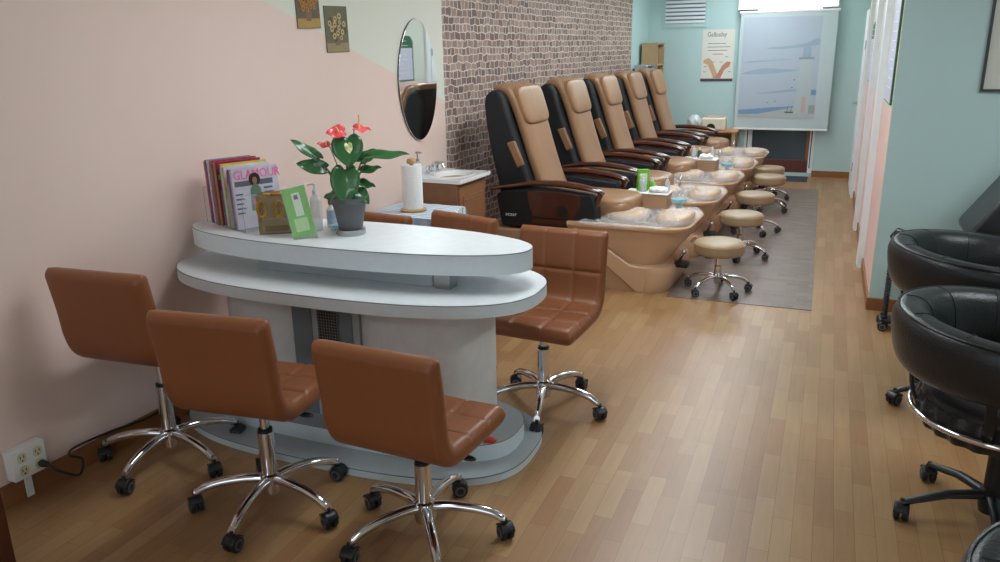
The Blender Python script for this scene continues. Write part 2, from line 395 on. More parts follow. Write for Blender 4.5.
flat([(.34, .86), (.42, .86), (.42, .97), (.34, .97)], -.0162, 'printed_hut', mat('print_hut', (154, 158, 158), .8))
flat([(.355, 1.10), (.42, 1.10), (.42, 1.17), (.355, 1.17)], -.0162, 'printed_cloud', P3)
for x in (.07, .12): flat([(x-.03, .885), (x+.04, .885), (x+.03, .865), (x-.02, .865)], -.0168, 'printed_boat', greytext); flat([(x, .89), (x+.008, .89), (x+.02, 1.0+.3*(x-.07))], -.0168, 'printed_mast', greytext)
for x, z in ((-.2, 1.0), (-.1, 1.02), (.12, 1.30), (.1, 1.2)): flat([(x, z), (x+.03, z+.008), (x+.012, z-.012)], -.0168, 'printed_gull', greytext)

# vent
vt = thing('air_vent', 'white louvred air vent high on the back wall above the poster', 'vent', (.985, YB, 0))
MB().box(-.31, .31, -.015, -.001, 2.0, 2.05).box(-.31, .31, -.015, -.001, 2.42, 2.47).box(-.31, -.27, -.015, -.001, 2.05, 2.42).box(.27, .31, -.015, -.001, 2.05, 2.42).build('frame', mint, vt)
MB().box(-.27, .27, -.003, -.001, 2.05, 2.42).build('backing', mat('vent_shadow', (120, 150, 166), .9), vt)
sl = None
for i in range(7):
    z = 2.065+i*.052
    if sl is None:
        sl = MB().prism_x([(-.022, -.004), (-.020, -.008), (-.002, .022), (-.004, .026)], -.27, .27).build('louvre', whitepaint, vt, loc=(0, 0, z))
    else:
        c = sl.copy(); col.objects.link(c); c.location = (0, 0, z)

# poster on the back wall
ps = thing('wall_poster', 'cream paper poster with a dark title and crossed tan feet on the back wall', 'poster', (1.455, YB, 0))
MB().box(-.22, .215, -.006, -.001, 1.275, 1.965).build('sheet', mat('poster_paper', (222, 222, 212), .7), ps)
MB().box(-.22, .215, -.008, -.006, 1.275, 1.312).build('bottom_band', mat('poster_band', (84, 72, 82), .7), ps)
text_mesh('Gelbuday', .088, 'title', greytext, ps, (-.155, -.0065, 1.87), (PI/2, 0, 0), xs=.78)
for i, (a, b) in enumerate(((-.14, .10), (-.15, .16), (-.14, .12))): MB().box(a, b, -.0075, -.006, 1.775-i*.045, 1.782-i*.045).build('text_line', greytext, ps)
MB().box(-.07, .07, -.0075, -.006, 1.63, 1.645).build('subtitle', mat('rose_ink', (206, 160, 160), .8), ps)
ft = mat('poster_foot', (200, 168, 130), .7); f2 = mat('poster_foot_scrub', (190, 140, 118), .7)
MB().prism_y([(-.19, 1.56), (-.12, 1.59), (-.07, 1.55), (.01, 1.36), (.06, 1.32), (-.05, 1.315), (-.07, 1.38), (-.13, 1.5), (-.19, 1.52)], -.0078, -.006).build('printed_foot', ft, ps)
MB().prism_y([(.18, 1.53), (.16, 1.47), (.10, 1.43), (.05, 1.315), (-.03, 1.318), (.02, 1.40), (.07, 1.49), (.13, 1.54)], -.0086, -.0062).build('printed_foot', f2, ps)
for x, z in ((-.16, 1.47), (.05, 1.53), (.12, 1.60), (-.05, 1.53), (-.17, 1.40), (.17, 1.40)): MB().box(x-.02, x+.02, -.0075, -.006, z, z+.006).build('caption', greytext, ps)

# framed picture on the partition
fp = thing('framed_picture', 'large cream picture in a thin dark frame at the right on the sage wall', 'picture', (4.17, YC, 0))
MB().box(-.395, -.380, -.02, -.001, 1.455, 2.5).box(.38, .395, -.02, -.001, 1.455, 2.5).box(-.38, .38, -.02, -.001, 1.455, 1.47).box(-.38, .38, -.02, -.001, 2.485, 2.5).build('frame', dkframe, fp)
MB().box(-.38, .38, -.012, -.001, 1.47, 2.485).build('print', mat('pale_print', (196, 196, 184), .6), fp)

# menu boards between the door casings (their faces show in the oval mirror)
def menu_board(y0, y1, z1, label):
    t = thing('menu_board', label, 'sign', (XR, (y0+y1)/2, 0), 0, 'service menus on the door wall')
    hw = (y1-y0)/2
    MB().prism_x([(-hw, 1.36), (hw, 1.36), (hw, z1-.08), (hw-.06, z1-.015), (0, z1), (-hw+.06, z1-.015), (-hw, z1-.08)], -.014, -.001).build('board', darkgreen, t)
    MB().box(-.0165, -.014, -hw+.012, hw-.03, 1.37, z1-.17).build('sheet', purple, t)
    for i in range(9): MB().box(-.0172, -.0165, -hw+.09, hw-.12-(i % 3)*.05, 1.46+i*.06, 1.466+i*.06).build('text_line', whitepaint, t)
menu_board(5.74, 6.36, 2.4, 'green edged menu board nearest the corner on the door wall')
menu_board(7.0, 7.62, 2.3, 'green edged menu board between the two white door casings')
menu_board(9.08, 9.68, 1.96, 'green edged menu board farthest along the door wall')

# ceiling lights
def ceil_light(x, y, label, s=1.0, first=[None]):
    t = thing('ceiling_light', label, 'ceiling light', (x, y, CZ), 0, 'ceiling light panels')
    MB().box(-.32, .32, -.62, -.60, -.05, 0).box(-.32, .32, .60, .62, -.05, 0).box(-.32, -.30, -.6, .6, -.05, 0).box(.30, .32, -.6, .6, -.05, 0).build('frame', whitepaint, t)
    MB().box(-.3, .3, -.6, .6, -.03, -.01).build('diffuser', emis('panel_light', (240, 250, 255), s), t)
LS = 9.0
ceil_light(1.9, 10.3, 'ceiling light panel over the far end of the pedicure row', LS*1.25)
ceil_light(1.9, 7.9, 'ceiling light panel over the middle of the pedicure row', LS*1.4)
ceil_light(2.0, 5.5, 'ceiling light panel between manicure table and pedicure row', LS*1.7)
ceil_light(1.75, 3.1, 'unseen ceiling light panel added above the manicure table', LS*1.15)  # extra panel, added to keep the left wall bright
ceil_light(4.9, 3.6, 'ceiling light panel over the black salon chairs', LS*1.6)
ceil_light(2.2, -.6, 'ceiling light panel behind the camera by the front window', LS*.55)

# ------------------------------------------------------------------ left wall items
def wall_obj(name, label, cat, y, z, rz=-TH):
    return thing(name, label, cat, (wx(y), y, z), rz)
# oval mirror
om = wall_obj('oval_mirror', 'tall oval frameless mirror on the pink wall reflecting black chair backs', 'mirror', 5.15, 1.545)
MB().extr(sup(.262, .425, 1.92, k=96), lambda p, t: (t, p[0], p[1]), .002, .010).build('backing', greyrubber, om)
MB().extr(sup(.261, .424, 1.92, k=96), lambda p, t: (t, p[0], p[1]), .010, .015).build('glass', mirrorm, om, bevel=.002)
# flower prints (plain generic still lifes)
def flower_print(y0, y1, z0, z1, seed, label, bg, bgd, tab, fl, rot):
    yc = (y0+y1)/2; zc = (z0+z1)/2; hw = (y1-y0)/2; hh = (z1-z0)/2; R = random.Random(seed)
    t = wall_obj('flower_picture', label, 'picture', yc, zc)
    t.rotation_euler = (rot, 0, -TH)
    MB().box(.002, .006, -hw, hw, -hh, hh).build('print', mat('still_life_ground%d' % seed, bg, .6, rgb2=bgd, noise_scale=9), t)
    MB().box(.006, .0066, -hw+.004, hw-.004, -hh+.004, -hh+.055).build('painted_table', mat('still_life_table%d' % seed, tab, .6, noise_amt=.3, noise_scale=30), t)
    MB().extr([(-.02, -hh+.04), (.02, -hh+.04), (.03, -hh+.08), (.018, -hh+.11), (-.018, -hh+.11), (-.03, -hh+.08)], lambda p, q: (q, p[0], p[1]), .0068, .0074).build('painted_vase', mat('still_life_vase', (120, 96, 70), .5), t)
    lf = MB()
    for i in range(16):
        a = R.uniform(0, 2*PI); r = R.uniform(.01, .8*hw); y = r*math.cos(a); z = .01+.75*r*math.sin(a)
        lf.extr(sup(.012, .02, 2, (y, z), 8), lambda p, q: (q, p[0], p[1]), .0076, .0080+i*.00005)
    lf.build('painted_leaves', mat('still_life_leaf', (84, 80, 48), .6), t)
    fm = MB(); cm = MB()
    for i in range(fl[0]):
        a = i*2.4; r = .78*hw*math.sqrt((i+.5)/fl[0]); y = r*math.cos(a); z = .01+.8*r*math.sin(a); s = R.uniform(.014, .022)
        pts = []
        for k in range(20):
            q = 2*PI*k/20; rr = s*(1 if k % 2 else .72); pts.append((y+rr*math.cos(q), z+rr*math.sin(q)))
        fm.extr(pts, lambda p, q: (q, p[0], p[1]), .0082, .0090+i*.00003)
        cm.extr(sup(s*.35, s*.35, 2, (y, z), 10), lambda p, q: (q, p[0], p[1]), .0094, .0100)
    fm.build('painted_flowers', mat('still_life_flower%d' % seed, fl[1], .6, noise_amt=.3, noise_scale=40), t)
    cm.build('flower_centres', mat('still_life_centre', (110, 70, 40), .6), t)
flower_print(3.865, 4.075, 1.885, 2.18, 1, 'unframed print of orange flowers, the left and higher of two on the wall', (112, 96, 74), (84, 74, 70), (184, 148, 74), (22, (186, 130, 58)), .03)
flower_print(4.12, 4.345, 1.75, 2.018, 2, 'unframed print of pale flowers in a vase, the right and lower of two', (116, 112, 82), (84, 82, 70), (158, 140, 100), (12, (206, 184, 136)), .02)

# outlet box with cord
ob = wall_obj('outlet_box', 'white surface mounted outlet box with ivory sockets low on the pink wall', 'outlet', 1.895, .11)
MB().box(.002, .055, -.075, .07, .0, .13).build('box', whiteplastic, ob, bevel=.004)
MB().box(.0, .018, -.018, .012, -.105, 0).build('conduit', whiteplastic, ob)
for y, z in ((-.033, .092), (.033, .092), (-.033, .036), (.033, .036)):
    s = MB().extr(sup(.019, .021, 3, (y, z), 20), lambda p, q: (q, p[0], p[1]), .0545, .058).build('socket', ivory, ob)
    MB().box(.058, .0588, y-.009, y-.006, z-.002, z+.01).box(.058, .0588, y+.006, y+.009, z-.002, z+.01).box(.058, .0588, y-.003, y+.003, z-.014, z-.008).build('slots', black, s)
cord = MB()
cord.lathe([(.014, 0), (.016, .01), (.012, .035), (.005, .045)], 14, M=Matrix.Translation((wx(1.93)+.06, 1.928, .146)) @ Matrix.Rotation(PI/2, 4, 'Y'))
def bez(pts, n=10):
    P = [Vector(p) for p in pts]; out = []
    for i in range(len(P)-1):
        p0 = P[max(i-1, 0)]; p1 = P[i]; p2 = P[i+1]; p3 = P[min(i+2, len(P)-1)]
        for k in range(n):
            t = k/n
            out.append(.5*((2*p1)+(-p0+p2)*t+(2*p0-5*p1+4*p2-p3)*t*t+(-p0+3*p1-3*p2+p3)*t**3))
    out.append(P[-1]); return out
cord.tube(bez([(wx(1.93)+.1, 1.928, .146), (.13, 1.95, .11), (.15, 2.02, .06), (.12, 2.07, .10), (.10, 2.03, .135), (.05, 2.10, .13), (.045, 2.3, .11), (.05, 2.5, .085), (.05, 2.62, .10), (.055, 2.72, .12), (.08, 2.82, .10), (.12, 2.9, .05)]), .0055, 8)
tag(cord.build('power_cord', blackplastic), 'black power cord plugged into the outlet box and running along the baseboard', 'cord')

# ------------------------------------------------------------------ star base
def caster_parts(parent, wm=blackplastic, rim=greyrubber, s=1.0):
    c = MB()
    for sg in (-1, 1):
        M = Matrix.Translation((0, sg*.013*s, .027*s)) @ Matrix.Rotation(PI/2, 4, 'X')
        c.lathe([(.019*s, -.0095*s), (.026*s, -.007*s), (.027*s, 0), (.026*s, .007*s), (.019*s, .0095*s)], 22, M=M)
    c.grid(10, 6, lambda a, b: ((-.2+.029*0+math.cos(PI*(.1+.75*a))*.031*s)+.2, (b-.5)*.046*s, .027*s+math.sin(PI*(.1+.75*a))*.031*s))
    c.tube([(0, 0, .05*s), (0, 0, .075*s)], .007*s, 8)
    o = c.build('caster', wm, parent, solid=.002)
    for sg in (-1, 1):
        M = Matrix.Translation((0, sg*.0235*s, .027*s)) @ Matrix.Rotation(PI/2, 4, 'X')
        MB().lathe([(.012*s, -.001), (.019*s, -.001), (.019*s, .001), (.012*s, .001)], 20, M=M, cap=False).build('wheel_rim', rim, o)
    return o
def star_legs(root, phase, R=.30, m=None, arch=True, r0=.021, hubz=.115, s=1.0, castyaw=None):
    m = m or chrome; first = None
    for k in range(5):
        a = phase+k*2*PI/5
        if first is None:
            if arch:
                path = bez([(.02, 0, hubz+.012), (.09, 0, hubz+.018), (.18, 0, hubz+.010), (.25, 0, hubz-.008), (.288, 0, hubz-.028), (.3, 0, .078*s)], 6)
                path = [(p.x*R/.3, p.y, p.z) for p in path]
                n = len(path); L = MB().tube(path, [r0*(1-.3*i/n) for i in range(n)], 10)
            else:
                L = MB().tube([(.03, 0, hubz), (R*.5, 0, hubz-.006), (R*.95, 0, .078), (R*1.02, 0, .07)], [.024, .021, .017, .012], 10, flat=.75)
            leg = L.build('leg', m, root, rot=(0, 0, a)); first = leg
            c = caster_parts(leg, s=s); c.location = (R, 0, 0)
        else:
            leg = copy_tree(first, root)
            leg.rotation_euler = (0, 0, a)
        for ch in leg.children: ch.rotation_euler = (0, 0, random.uniform(-1.2, 1.2) if castyaw is None else castyaw)
    return first

# ------------------------------------------------------------------ manicure chair (faces +y, origin under the stem)
CUSH = {}
def cushion_mesh(s0, s1, name, seams, rows0, ends):
    """one padded band along the L profile; seams across the width, rows along the length"""
    prof = bez([(0, .232, .452), (0, .10, .450), (0, -.06, .455), (0, -.14, .462), (0, -.195, .495), (0, -.222, .56), (0, -.235, .68), (0, -.262, .85)], 12)
    n = len(prof)
    mb = MB(); ring = []
    i0 = int(s0*(n-1)); i1 = int(s1*(n-1)); K = 72; rs = []
    # arc-length fractions
    cum = [0]
    for i in range(1, n): cum.append(cum[-1]+(prof[i]-prof[i-1]).length)
    seg = [(cum[i]-cum[i0])/(cum[i1]-cum[i0]) for i in range(i0, i1+1)]
    a = .236; b = .038; Lg = cum[i1]-cum[i0]
    fine = 84
    cs = []
    for k in range(61): cs.append((a-.03-(2*a-.06)*k/60, b, 1))
    for k in range(1, 9): q = PI/2+PI*k/9; cs.append((-a+.03+.03*math.cos(q), b*math.sin(q), max(0, math.sin(q))))
    for k in range(9): cs.append((-a+.03+(2*a-.06)*k/8, -b, 0))
    for k in range(1, 9): q = -PI/2+PI*k/9; cs.append((a-.03+.03*math.cos(q), b*math.sin(q), max(0, math.sin(q))))
    for q in range(fine+1):
        t = q/fine
        d = t*Lg
        j = 0
        while j < len(seg)-2 and seg[j+1] < t: j += 1
        f = (t-seg[j])/(seg[j+1]-seg[j]+1e-9)
        P = prof[i0+j].lerp(prof[i0+j+1], f)
        Tn = lambda i: (prof[min(i+1, n-1)]-prof[max(i-1, 0)]).normalized()
        T = Tn(i0+j).lerp(Tn(i0+j+1), f).normalized()
        Nn = Vector((0, T.z, -T.y))
        e = 1.0
        if ends[0]: e = min(e, math.sqrt(max(0, 1-max(0, 1-d/.03)**2)))
        if ends[1]: e = min(e, math.sqrt(max(0, 1-max(0, 1-(Lg-d)/.03)**2)))
        e = max(e, .12)
        row = []
        for x, hgt, w in cs:
            g = 0
            for xs in [a*(2*i/seams-1) for i in range(1, seams)]: g = max(g, math.exp(-((x-xs)/.008)**2))
            for r in range(1, rows0): g = max(g, math.exp(-(Lg*(t-r/rows0)/.009)**2))
            puff = abs(math.sin(PI*seams*(x+a)/(2*a))*math.sin(PI*rows0*t))**.5
            hh = hgt*e+w*e*(-.006*g+.004*puff)
            row.append(P+Vector((x*(1-.03*(1-e)), 0, 0))+Nn*hh)
        rs.append(row)
    mb.rings(rs)
    return mb
def make_manicure_chair(label, phase, lift=0):
    t = thing('manicure_chair', label, 'chair', (0, 0, 0), 0, 'cognac chairs around the manicure table')
    z = lift
    cushion_mesh(0, .50, 'seat', 3, 3, (True, False)).build('seat', cognac, t, loc=(0, 0, z))
    cushion_mesh(.48, 1, 'backrest', 3, 2, (False, True)).build('backrest', cognac, t, loc=(0, 0, z))
    MB().box(-.07, .07, -.09, .07, .408+z, .42+z).build('seat_plate', blackplastic, t, bevel=.003)
    lv = MB().tube([(.03, .0, .405+z), (.12, -.01, .40+z), (.185, -.02, .392+z)], .005, 8).ell((.20, -.022, .389+z), (.034, .014, .009))
    lv.build('lever', blackplastic, t)
    MB().lathe([(.036, .07), (.040, .09), (.040, .15), (.031, .156), (.031, .31+z*.5), (.02, .312+z*.5), (.02, .318+z*.5)], 24).build('stem', chrome, t)
    MB().lathe([(.018, .31+z*.5), (.018, .41+z)], 18).build('gas_lift', chrome, t)
    MB().lathe([(.028, .300+z*.5), (.028, .322+z*.5), (.022, .324+z*.5)], 20).build('collar', blackplastic, t)
    star_legs(t, phase, s=1.12)
    return t
def place(o, x, y, rz): o.location = (x, y, 0); o.rotation_euler = (0, 0, rz)
R_ = math.radians
# (x, y, heading, caster phase in world, lift, label)
chs = [(.335, 2.35, R_(4), R_(-11), .10, 'cognac manicure chair beside the pink wall, leftmost of the three in front of the table'),
       (1.01, 2.195, R_(6), R_(-8), .05, 'cognac manicure chair in the middle of the three in front of the table'),
       (1.68, 2.235, R_(-3), R_(18), -.005, 'cognac manicure chair nearest the camera, at the front right of the table'),
       (1.735, 3.42, R_(176), R_(-5), .03, 'cognac manicure chair facing us at the right end behind the table'),
       (1.04, 3.60, R_(162), R_(20), .03, 'cognac chair mostly hidden behind the table, only its top edge by the striped towel'),
       (.53, 3.60, R_(172), R_(33), .0, 'cognac chair hidden behind the table beside the grey flower pot')]
for i, (x, y, rz, ph, lf, lab) in enumerate(chs):
    place(make_manicure_chair(lab, ph-rz, lf), x, y, rz)

# ------------------------------------------------------------------ manicure table
mt = thing('manicure_table', 'white grey two tier oval manicure table between the cognac chairs', 'table', (.98, 2.955, 0), 0)
def topslab(name, a, b, n, c, z0, z1, m=laminate, me=lamedge, seam=True):
    o = MB().slab(sup(a-.0015, b-.0015, n, c, 120), z1-.004, z1).build(name, m, mt)
    MB().slab(sup(a, b, n, c, 120), z0, z1-.004).build('edge_band', me, o)
    if seam:
        p = sup(a+.0004, b+.0004, n, c, 120)
        MB().tube([(q[0], q[1], z1-.003) for q in p], .0012, 6, closed=True).build('seam', seamdark, o)
    return o
topslab('display_shelf', .885, .262, 2.2, (-.028, .012), .862, .95)
topslab('tabletop', .925, .40, 2.6, (-.02, 0), .725, .78)
topslab('base_plate', .905, .435, 2.9, (-.03, -.015), .0, .036, greypanel)
topslab('base_step', .83, .30, 2.8, (-.03, 0), .036, .115, greypanel)
MB().box(-.46, .46, -.12, .14, .78, .862).build('drawer_box', greypanel, mt, bevel=.004)
MB().box(.47, .545, -.13, -.06, .78, .862).build('shelf_post', steel, mt)
MB().slab(sup(.28, .25, 3.2, (.37, 0), 80), .115, .725).build('pedestal', laminate, mt)
MB().slab(sup(.22, .25, 3.2, (-.42, 0), 80), .115, .725).build('pedestal', laminate, mt)
MB().box(-.24, .12, -.19, .19, .115, .725).build('cabinet', greypanel, mt)
MB().box(-.235, -.13, -.196, -.19, .12, .72).box(.015, .085, -.196, -.19, .12, .72).build('panel', mat('grey_inner_panel', (120, 130, 138), .5), mt, bevel=.002)
MB().box(-.09, .015, -.205, -.19, .2, .71).build('grille', grillem, mt)
tag(MB().ell((1.70, 2.80, .123), (.035, .02, .012), e=.8).build('red_packet', mat('red_wrapper', (200, 60, 50), .4)), 'small red wrapped packet on the step at the right foot of the table', 'packet')

# ------------------------------------------------------------------ things on the table
TZ = .95
# anthurium
pl = thing('potted_anthurium', 'red flowering anthurium in a dark grey pot on the display shelf', 'plant', (.955, 2.975, TZ), 0)
MB().lathe([(.066, 0), (.068, .004), (.068, .026), (.060, .028)], 36).build('saucer', steel, pl)
MB().lathe([(.050, .024), (.054, .028), (.076, .145), (.083, .148), (.085, .172), (.079, .172), (.077, .155), (.0, .150)], 40, cap=False).build('pot', potgrey, pl)
MB().lathe([(.076, .15), (.04, .157), (.005, .16)], 24).build('soil', mat('soil', (60, 44, 34), .95, bump=.8, bump_scale=90), pl)
def heart(u, v, L, Wd):
    """u 0..1 along, v -1..1 across; returns x(along), y(across), lift"""
    w = Wd*1.25*(math.sin(PI*(.17+.83*u**.78)))**.8
    x = L*u-.16*L*math.sin(PI*min(1, abs(v)*1.1)*.62)*(1-u)**3+.03*L
    return x, w*v
def leaf(base, tip, wd, nrm, name='leaf', m=leafm, droop=.12, parent=pl, cup=.15):
    B = Vector(base); T = Vector(tip); D = T-B; L = D.length; X = D.normalized(); Nn = Vector(nrm); Yv = Nn.cross(X).normalized(); Z = X.cross(Yv).normalized()
    if Z.dot(Nn) < 0: Z = -Z
    def fn(i, j):
        u = i; v = 2*j-1
        x, y = heart(u, v, L, wd)
        z = -droop*L*(u*u)+cup*abs(y)+.006*math.sin(9*u)*abs(v)
        z += droop*L*u
        return B+X*x+Yv*y+Z*z
    return MB().grid(12, 8, fn).build(name, m, parent, solid=.0012)
def stem(pts, r=.0032): return MB().tube(bez(pts, 6), r, 8).build('stem', stemm, pl)
# local coordinates: x to the right, y away, z up.  View comes from (+x,-y)
V = Vector((.62, -.74, .25))
leaves = [((.012, .0, .435), (.034, -.03, .312), .056, (.5, -.8, .25)),     # large upper leaf
          ((.012, -.03, .30), (.026, -.07, .15), .053, (.5, -.8, .3)),  # large lower leaf
          ((-.125, -.03, .345), (-.235, -.07, .425), .022, (.3, -.6, .7)),
          ((-.095, -.03, .30), (-.20, -.09, .325), .028, (.4, -.8, .35)),
          ((.11, .02, .355), (.275, .08, .36), .023, (.3, -.5, .75)),
          ((.05, .05, .33), (.115, .08, .375), .026, (.2, -.7, .6)),
          ((.055, .03, .285), (.145, .06, .298), .022, (.2, -.5, .8)),
          ((.05, .0, .20), (.11, -.01, .145), .026, (.4, -.6, .5)),
          ((.05, .02, .235), (.125, .03, .215), .020, (.2, -.5, .8)),
          ((-.03, -.04, .19), (-.09, -.06, .17), .024, (.2, -.5, .8)),
          ((-.02, .05, .36), (.06, .09, .33), .026, (.3, -.7, .6))]
for b_, t_, w_, n_ in leaves:
    leaf(b_, t_, w_, n_)
    stem([(b_[0]*.15, b_[1]*.2, .155), (b_[0]*.5, b_[1]*.6, .155+(b_[2]-.155)*.55), b_])
for b_, t_, w_, n_, sp in (((.0, .0, .462), (-.06, -.05, .458), .028, (.4, -.6, .6), (-.02, -.03, .485)),
                           ((.035, .03, .475), (.10, .06, .465), .022, (.2, -.4, .9), (.06, .035, .535)),
                           ((-.068, -.02, .40), (-.112, -.05, .41), .017, (.2, -.5, .8), (-.09, -.01, .425))):
    f = leaf(b_, t_, w_, n_, 'flower', redspathe, .1)
    MB().tube([tuple(Vector(b_).lerp(Vector(t_), .3)), sp], [.0055, .003], 8).build('spadix', spadixm, f)
    stem([(b_[0]*.1, b_[1]*.2, .155), (b_[0]*.4, b_[1]*.6, .155+(b_[2]-.155)*.5), b_], .0024)
f = leaf((.045, -.045, .415), (.06, -.055, .375), .014, (.5, -.8, .2), 'young_flower', mat('pale_bud', (206, 210, 150), .4), .1)

# magazines in a clear rack : u along the covers, w towards the viewer
RU = R_(67)
rk = thing('magazine_rack', 'clear acrylic magazine rack at the left end of the display shelf', 'rack', (.300, 3.005, TZ), RU)
# local x along covers, local -y towards the viewer
MB().box(-.103, .14, -.245, .155, 0, .004).build('base', acrylic, rk)
for y in (-.245, -.147, -.05, .051, .152):
    o = MB().box(-.103, .14, y-.0015, y+.0015, .004, .175).build('divider', acrylic, rk)
    MB().tube([(-.103, y, .004), (-.106, y, .175), (.14, y, .175)], .0015, 5).build('edge', acrylic_edge, o)
mags = [  # y, height, lean, spine colour, cover colour, label, title, title colour
 (.106, .262, .05, (196, 120, 160), (206, 176, 190), 'magazine with a pink spine, rearmost in the rack', '', None),
 (.088, .270, .05, (150, 90, 120), (120, 160, 190), 'magazine with a blue sky cover standing at the back of the rack', '', None),
 (.068, .266, .05, (226, 226, 232), (176, 190, 206), 'magazine with a white spine and pale blue top edge in the rack', '', None),
 (.026, .272, .05, (206, 92, 92), (190, 70, 80), 'magazine with a red spine in the second slot of the rack', '', None),
 (.010, .262, .05, (110, 100, 96), (206, 190, 150), 'magazine with a grey brown spine in the second slot of the rack', '', None),
 (-.012, .268, .05, (190, 140, 90), (160, 60, 90), 'magazine with a tan spine and plum cover in the rack', '', None),
 (-.058, .262, .05, (96, 140, 160), (226, 190, 60), 'magazine with a teal spine and yellow cover in the third slot', '', None),
 (-.075, .255, .05, (220, 220, 224), (214, 206, 210), 'white magazine in the third slot of the rack', '', None),
 (-.093, .252, .05, (190, 180, 60), (228, 222, 226), 'white magazine with a plum letter in the third slot', 'P', (156, 40, 110)),
 (-.140, .247, .06, (150, 80, 130), (222, 208, 216), 'magazine with a purple spine behind the front pink titled one', 'PI', (170, 40, 110)),
 (-.165, .250, .06, (200, 200, 214), (214, 208, 220), 'front magazine with a pink title and a woman on the cover', 'GLAMOUR', (236, 84, 150))]
for i, (y, hgt, lean, spc, cvc, lab, ttl, tcol) in enumerate(mags):
    base = Matrix.Translation((.300, 3.005, TZ+.0045)) @ Matrix.Rotation(RU, 4, 'Z') @ Matrix.Translation((random.uniform(-.006, .006), y, 0)) @ Matrix.Rotation(-lean, 4, 'X')
    t = thing('magazine', lab, 'magazine', base.to_translation(), 0, 'magazines in the clear rack'); t.rotation_euler = base.to_euler()
    x0, x1 = -.10, .135; hgt *= 1.14; y = y*1.28+.0
    MB().box(x0+.002, x1-.001, -.0065, .0065, .001, hgt-.001).build('pages', paper, t)
    cv = MB().box(x0+.002, x1, -.008, -.0065, 0, hgt).box(x0+.002, x1, .0065, .008, 0, hgt).build('cover', mat('cover%d' % i, cvc, .25, rgb2=tuple(max(0, c-50) for c in cvc), noise_scale=16, coat=.3), t)
    MB().box(x0, x0+.002, -.008, .008, 0, hgt).build('spine', mat('spine%d' % i, spc, .35, rgb2=tuple(max(0, c-60) for c in spc), noise_scale=25), t)
    bnd = MB().box(x0+.01, x1-.03, -.0085, -.008, hgt-.085, hgt-.06); bnd.build('cover_band', mat('band%d' % i, ((90+i*37) % 200+30, (160+i*61) % 180+40, (40+i*83) % 200+30), .5), cv)
    if ttl:
        text_mesh(ttl, .062 if len(ttl) > 2 else .085, 'title', mat('ink%d' % i, tcol, .4), cv, (x0+.008, -.0088, hgt-.052 if len(ttl) > 2 else hgt-.075), (PI/2, 0, 0), xs=.80 if len(ttl) > 2 else .9)
    if ttl == 'GLAMOUR':
        def cp(pts, m, nm, yy): MB().prism_y(pts, yy-.0006, yy).build(nm, m, cv)
        cx = .012
        cp(sup(.029, .030, 2, (cx, .228), 24), mat('print_hair', (40, 28, 26), .5), 'printed_hair', -.0092)
        cp(sup(.012, .017, 2, (cx, .222), 20), mat('print_skin', (150, 104, 80), .5), 'printed_face', -.0100)
        cp([(cx-.032, .08), (cx+.032, .08), (cx+.026, .185), (cx+.009, .205), (cx-.009, .205), (cx-.026, .185)], mat('print_dress', (90, 120, 96), .5), 'printed_torso', -.0096)
        cp([(cx-.02, .11), (cx+.02, .11), (cx+.018, .135), (cx-.018, .135)], mat('print_pink', (206, 90, 130), .5), 'printed_bodice', -.0104)
        for k in range(5):
            cp([(x0+.008, .16-k*.022), (x0+.045+(k % 2)*.012, .16-k*.022), (x0+.045, .168-k*.022), (x0+.008, .168-k*.022)], greytext, 'headline', -.0090)
            cp([(.055, .178-k*.022), (.10+(k % 2)*.01, .178-k*.022), (.10, .187-k*.022), (.055, .187-k*.022)], greytext, 'headline', -.0090)

# amber card holder with gold rings
ah = thing('amber_holder', 'smoky amber acrylic holder with two gold rings in front of the magazines', 'holder', (.615, 2.875, TZ), R_(32))
MB().box(-.075, .085, -.025, -.022, 0, .175).box(-.075, .085, .022, .025, 0, .19).box(-.075, -.072, -.022, .022, 0, .175).box(.082, .085, -.022, .022, 0, .175).box(-.075, .085, -.025, .025, 0, .003).build('box', amber, ah)
for x in (-.055, .02):
    MB().tube([(x+.018*math.cos(2*PI*k/28), -.03, .12+.034*math.sin(2*PI*k/28)) for k in range(28)], .006, 8, closed=True).build('ring', gold, ah)
MB().box(-.06, .06, -.012, .008, .004, .07).build('cards', paper, ah)
MB().ell((.02, .0, .185), (.035, .018, .012)).ell((-.03, .0, .182), (.02, .014, .008)).build('bow', gold, ah)
MB().box(-.05, .06, -.015, -.012, .012, .038).build('dark_card', mat('dark_card', (92, 40, 52), .5), ah)
# green leaflet in clear stand
gs = thing('leaflet_stand', 'green leaflet in a tilted clear stand beside the grey flower pot', 'leaflet stand', (.80, 2.84, TZ), R_(40))
Mt = Matrix.Rotation(-R_(14), 4, 'X') @ Matrix.Rotation(-R_(9), 4, 'Y')
MB().box(-.052, .052, -.0035, -.0015, .004, .232, Mt).build('leaflet', green, gs)
MB().box(-.014, .022, -.0045, -.0035, .10, .205, Mt).build('white_panel', mat('leaflet_white', (206, 222, 196), .5), gs)
MB().box(-.030, .030, -.0045, -.0035, .03, .09, Mt).build('pale_print', mat('leaflet_pale', (176, 210, 146), .5), gs)
MB().box(-.006, .012, -.0052, -.0045, .175, .195, Mt).build('logo_mark', mat('leaflet_ink', (110, 60, 80), .5), gs)
MB().box(-.055, .055, -.007, -.0055, .0, .24, Mt).box(-.055, .055, .001, .0025, .0, .24, Mt).box(-.055, .055, -.03, .035, 0, .003).build('stand', acrylic, gs)
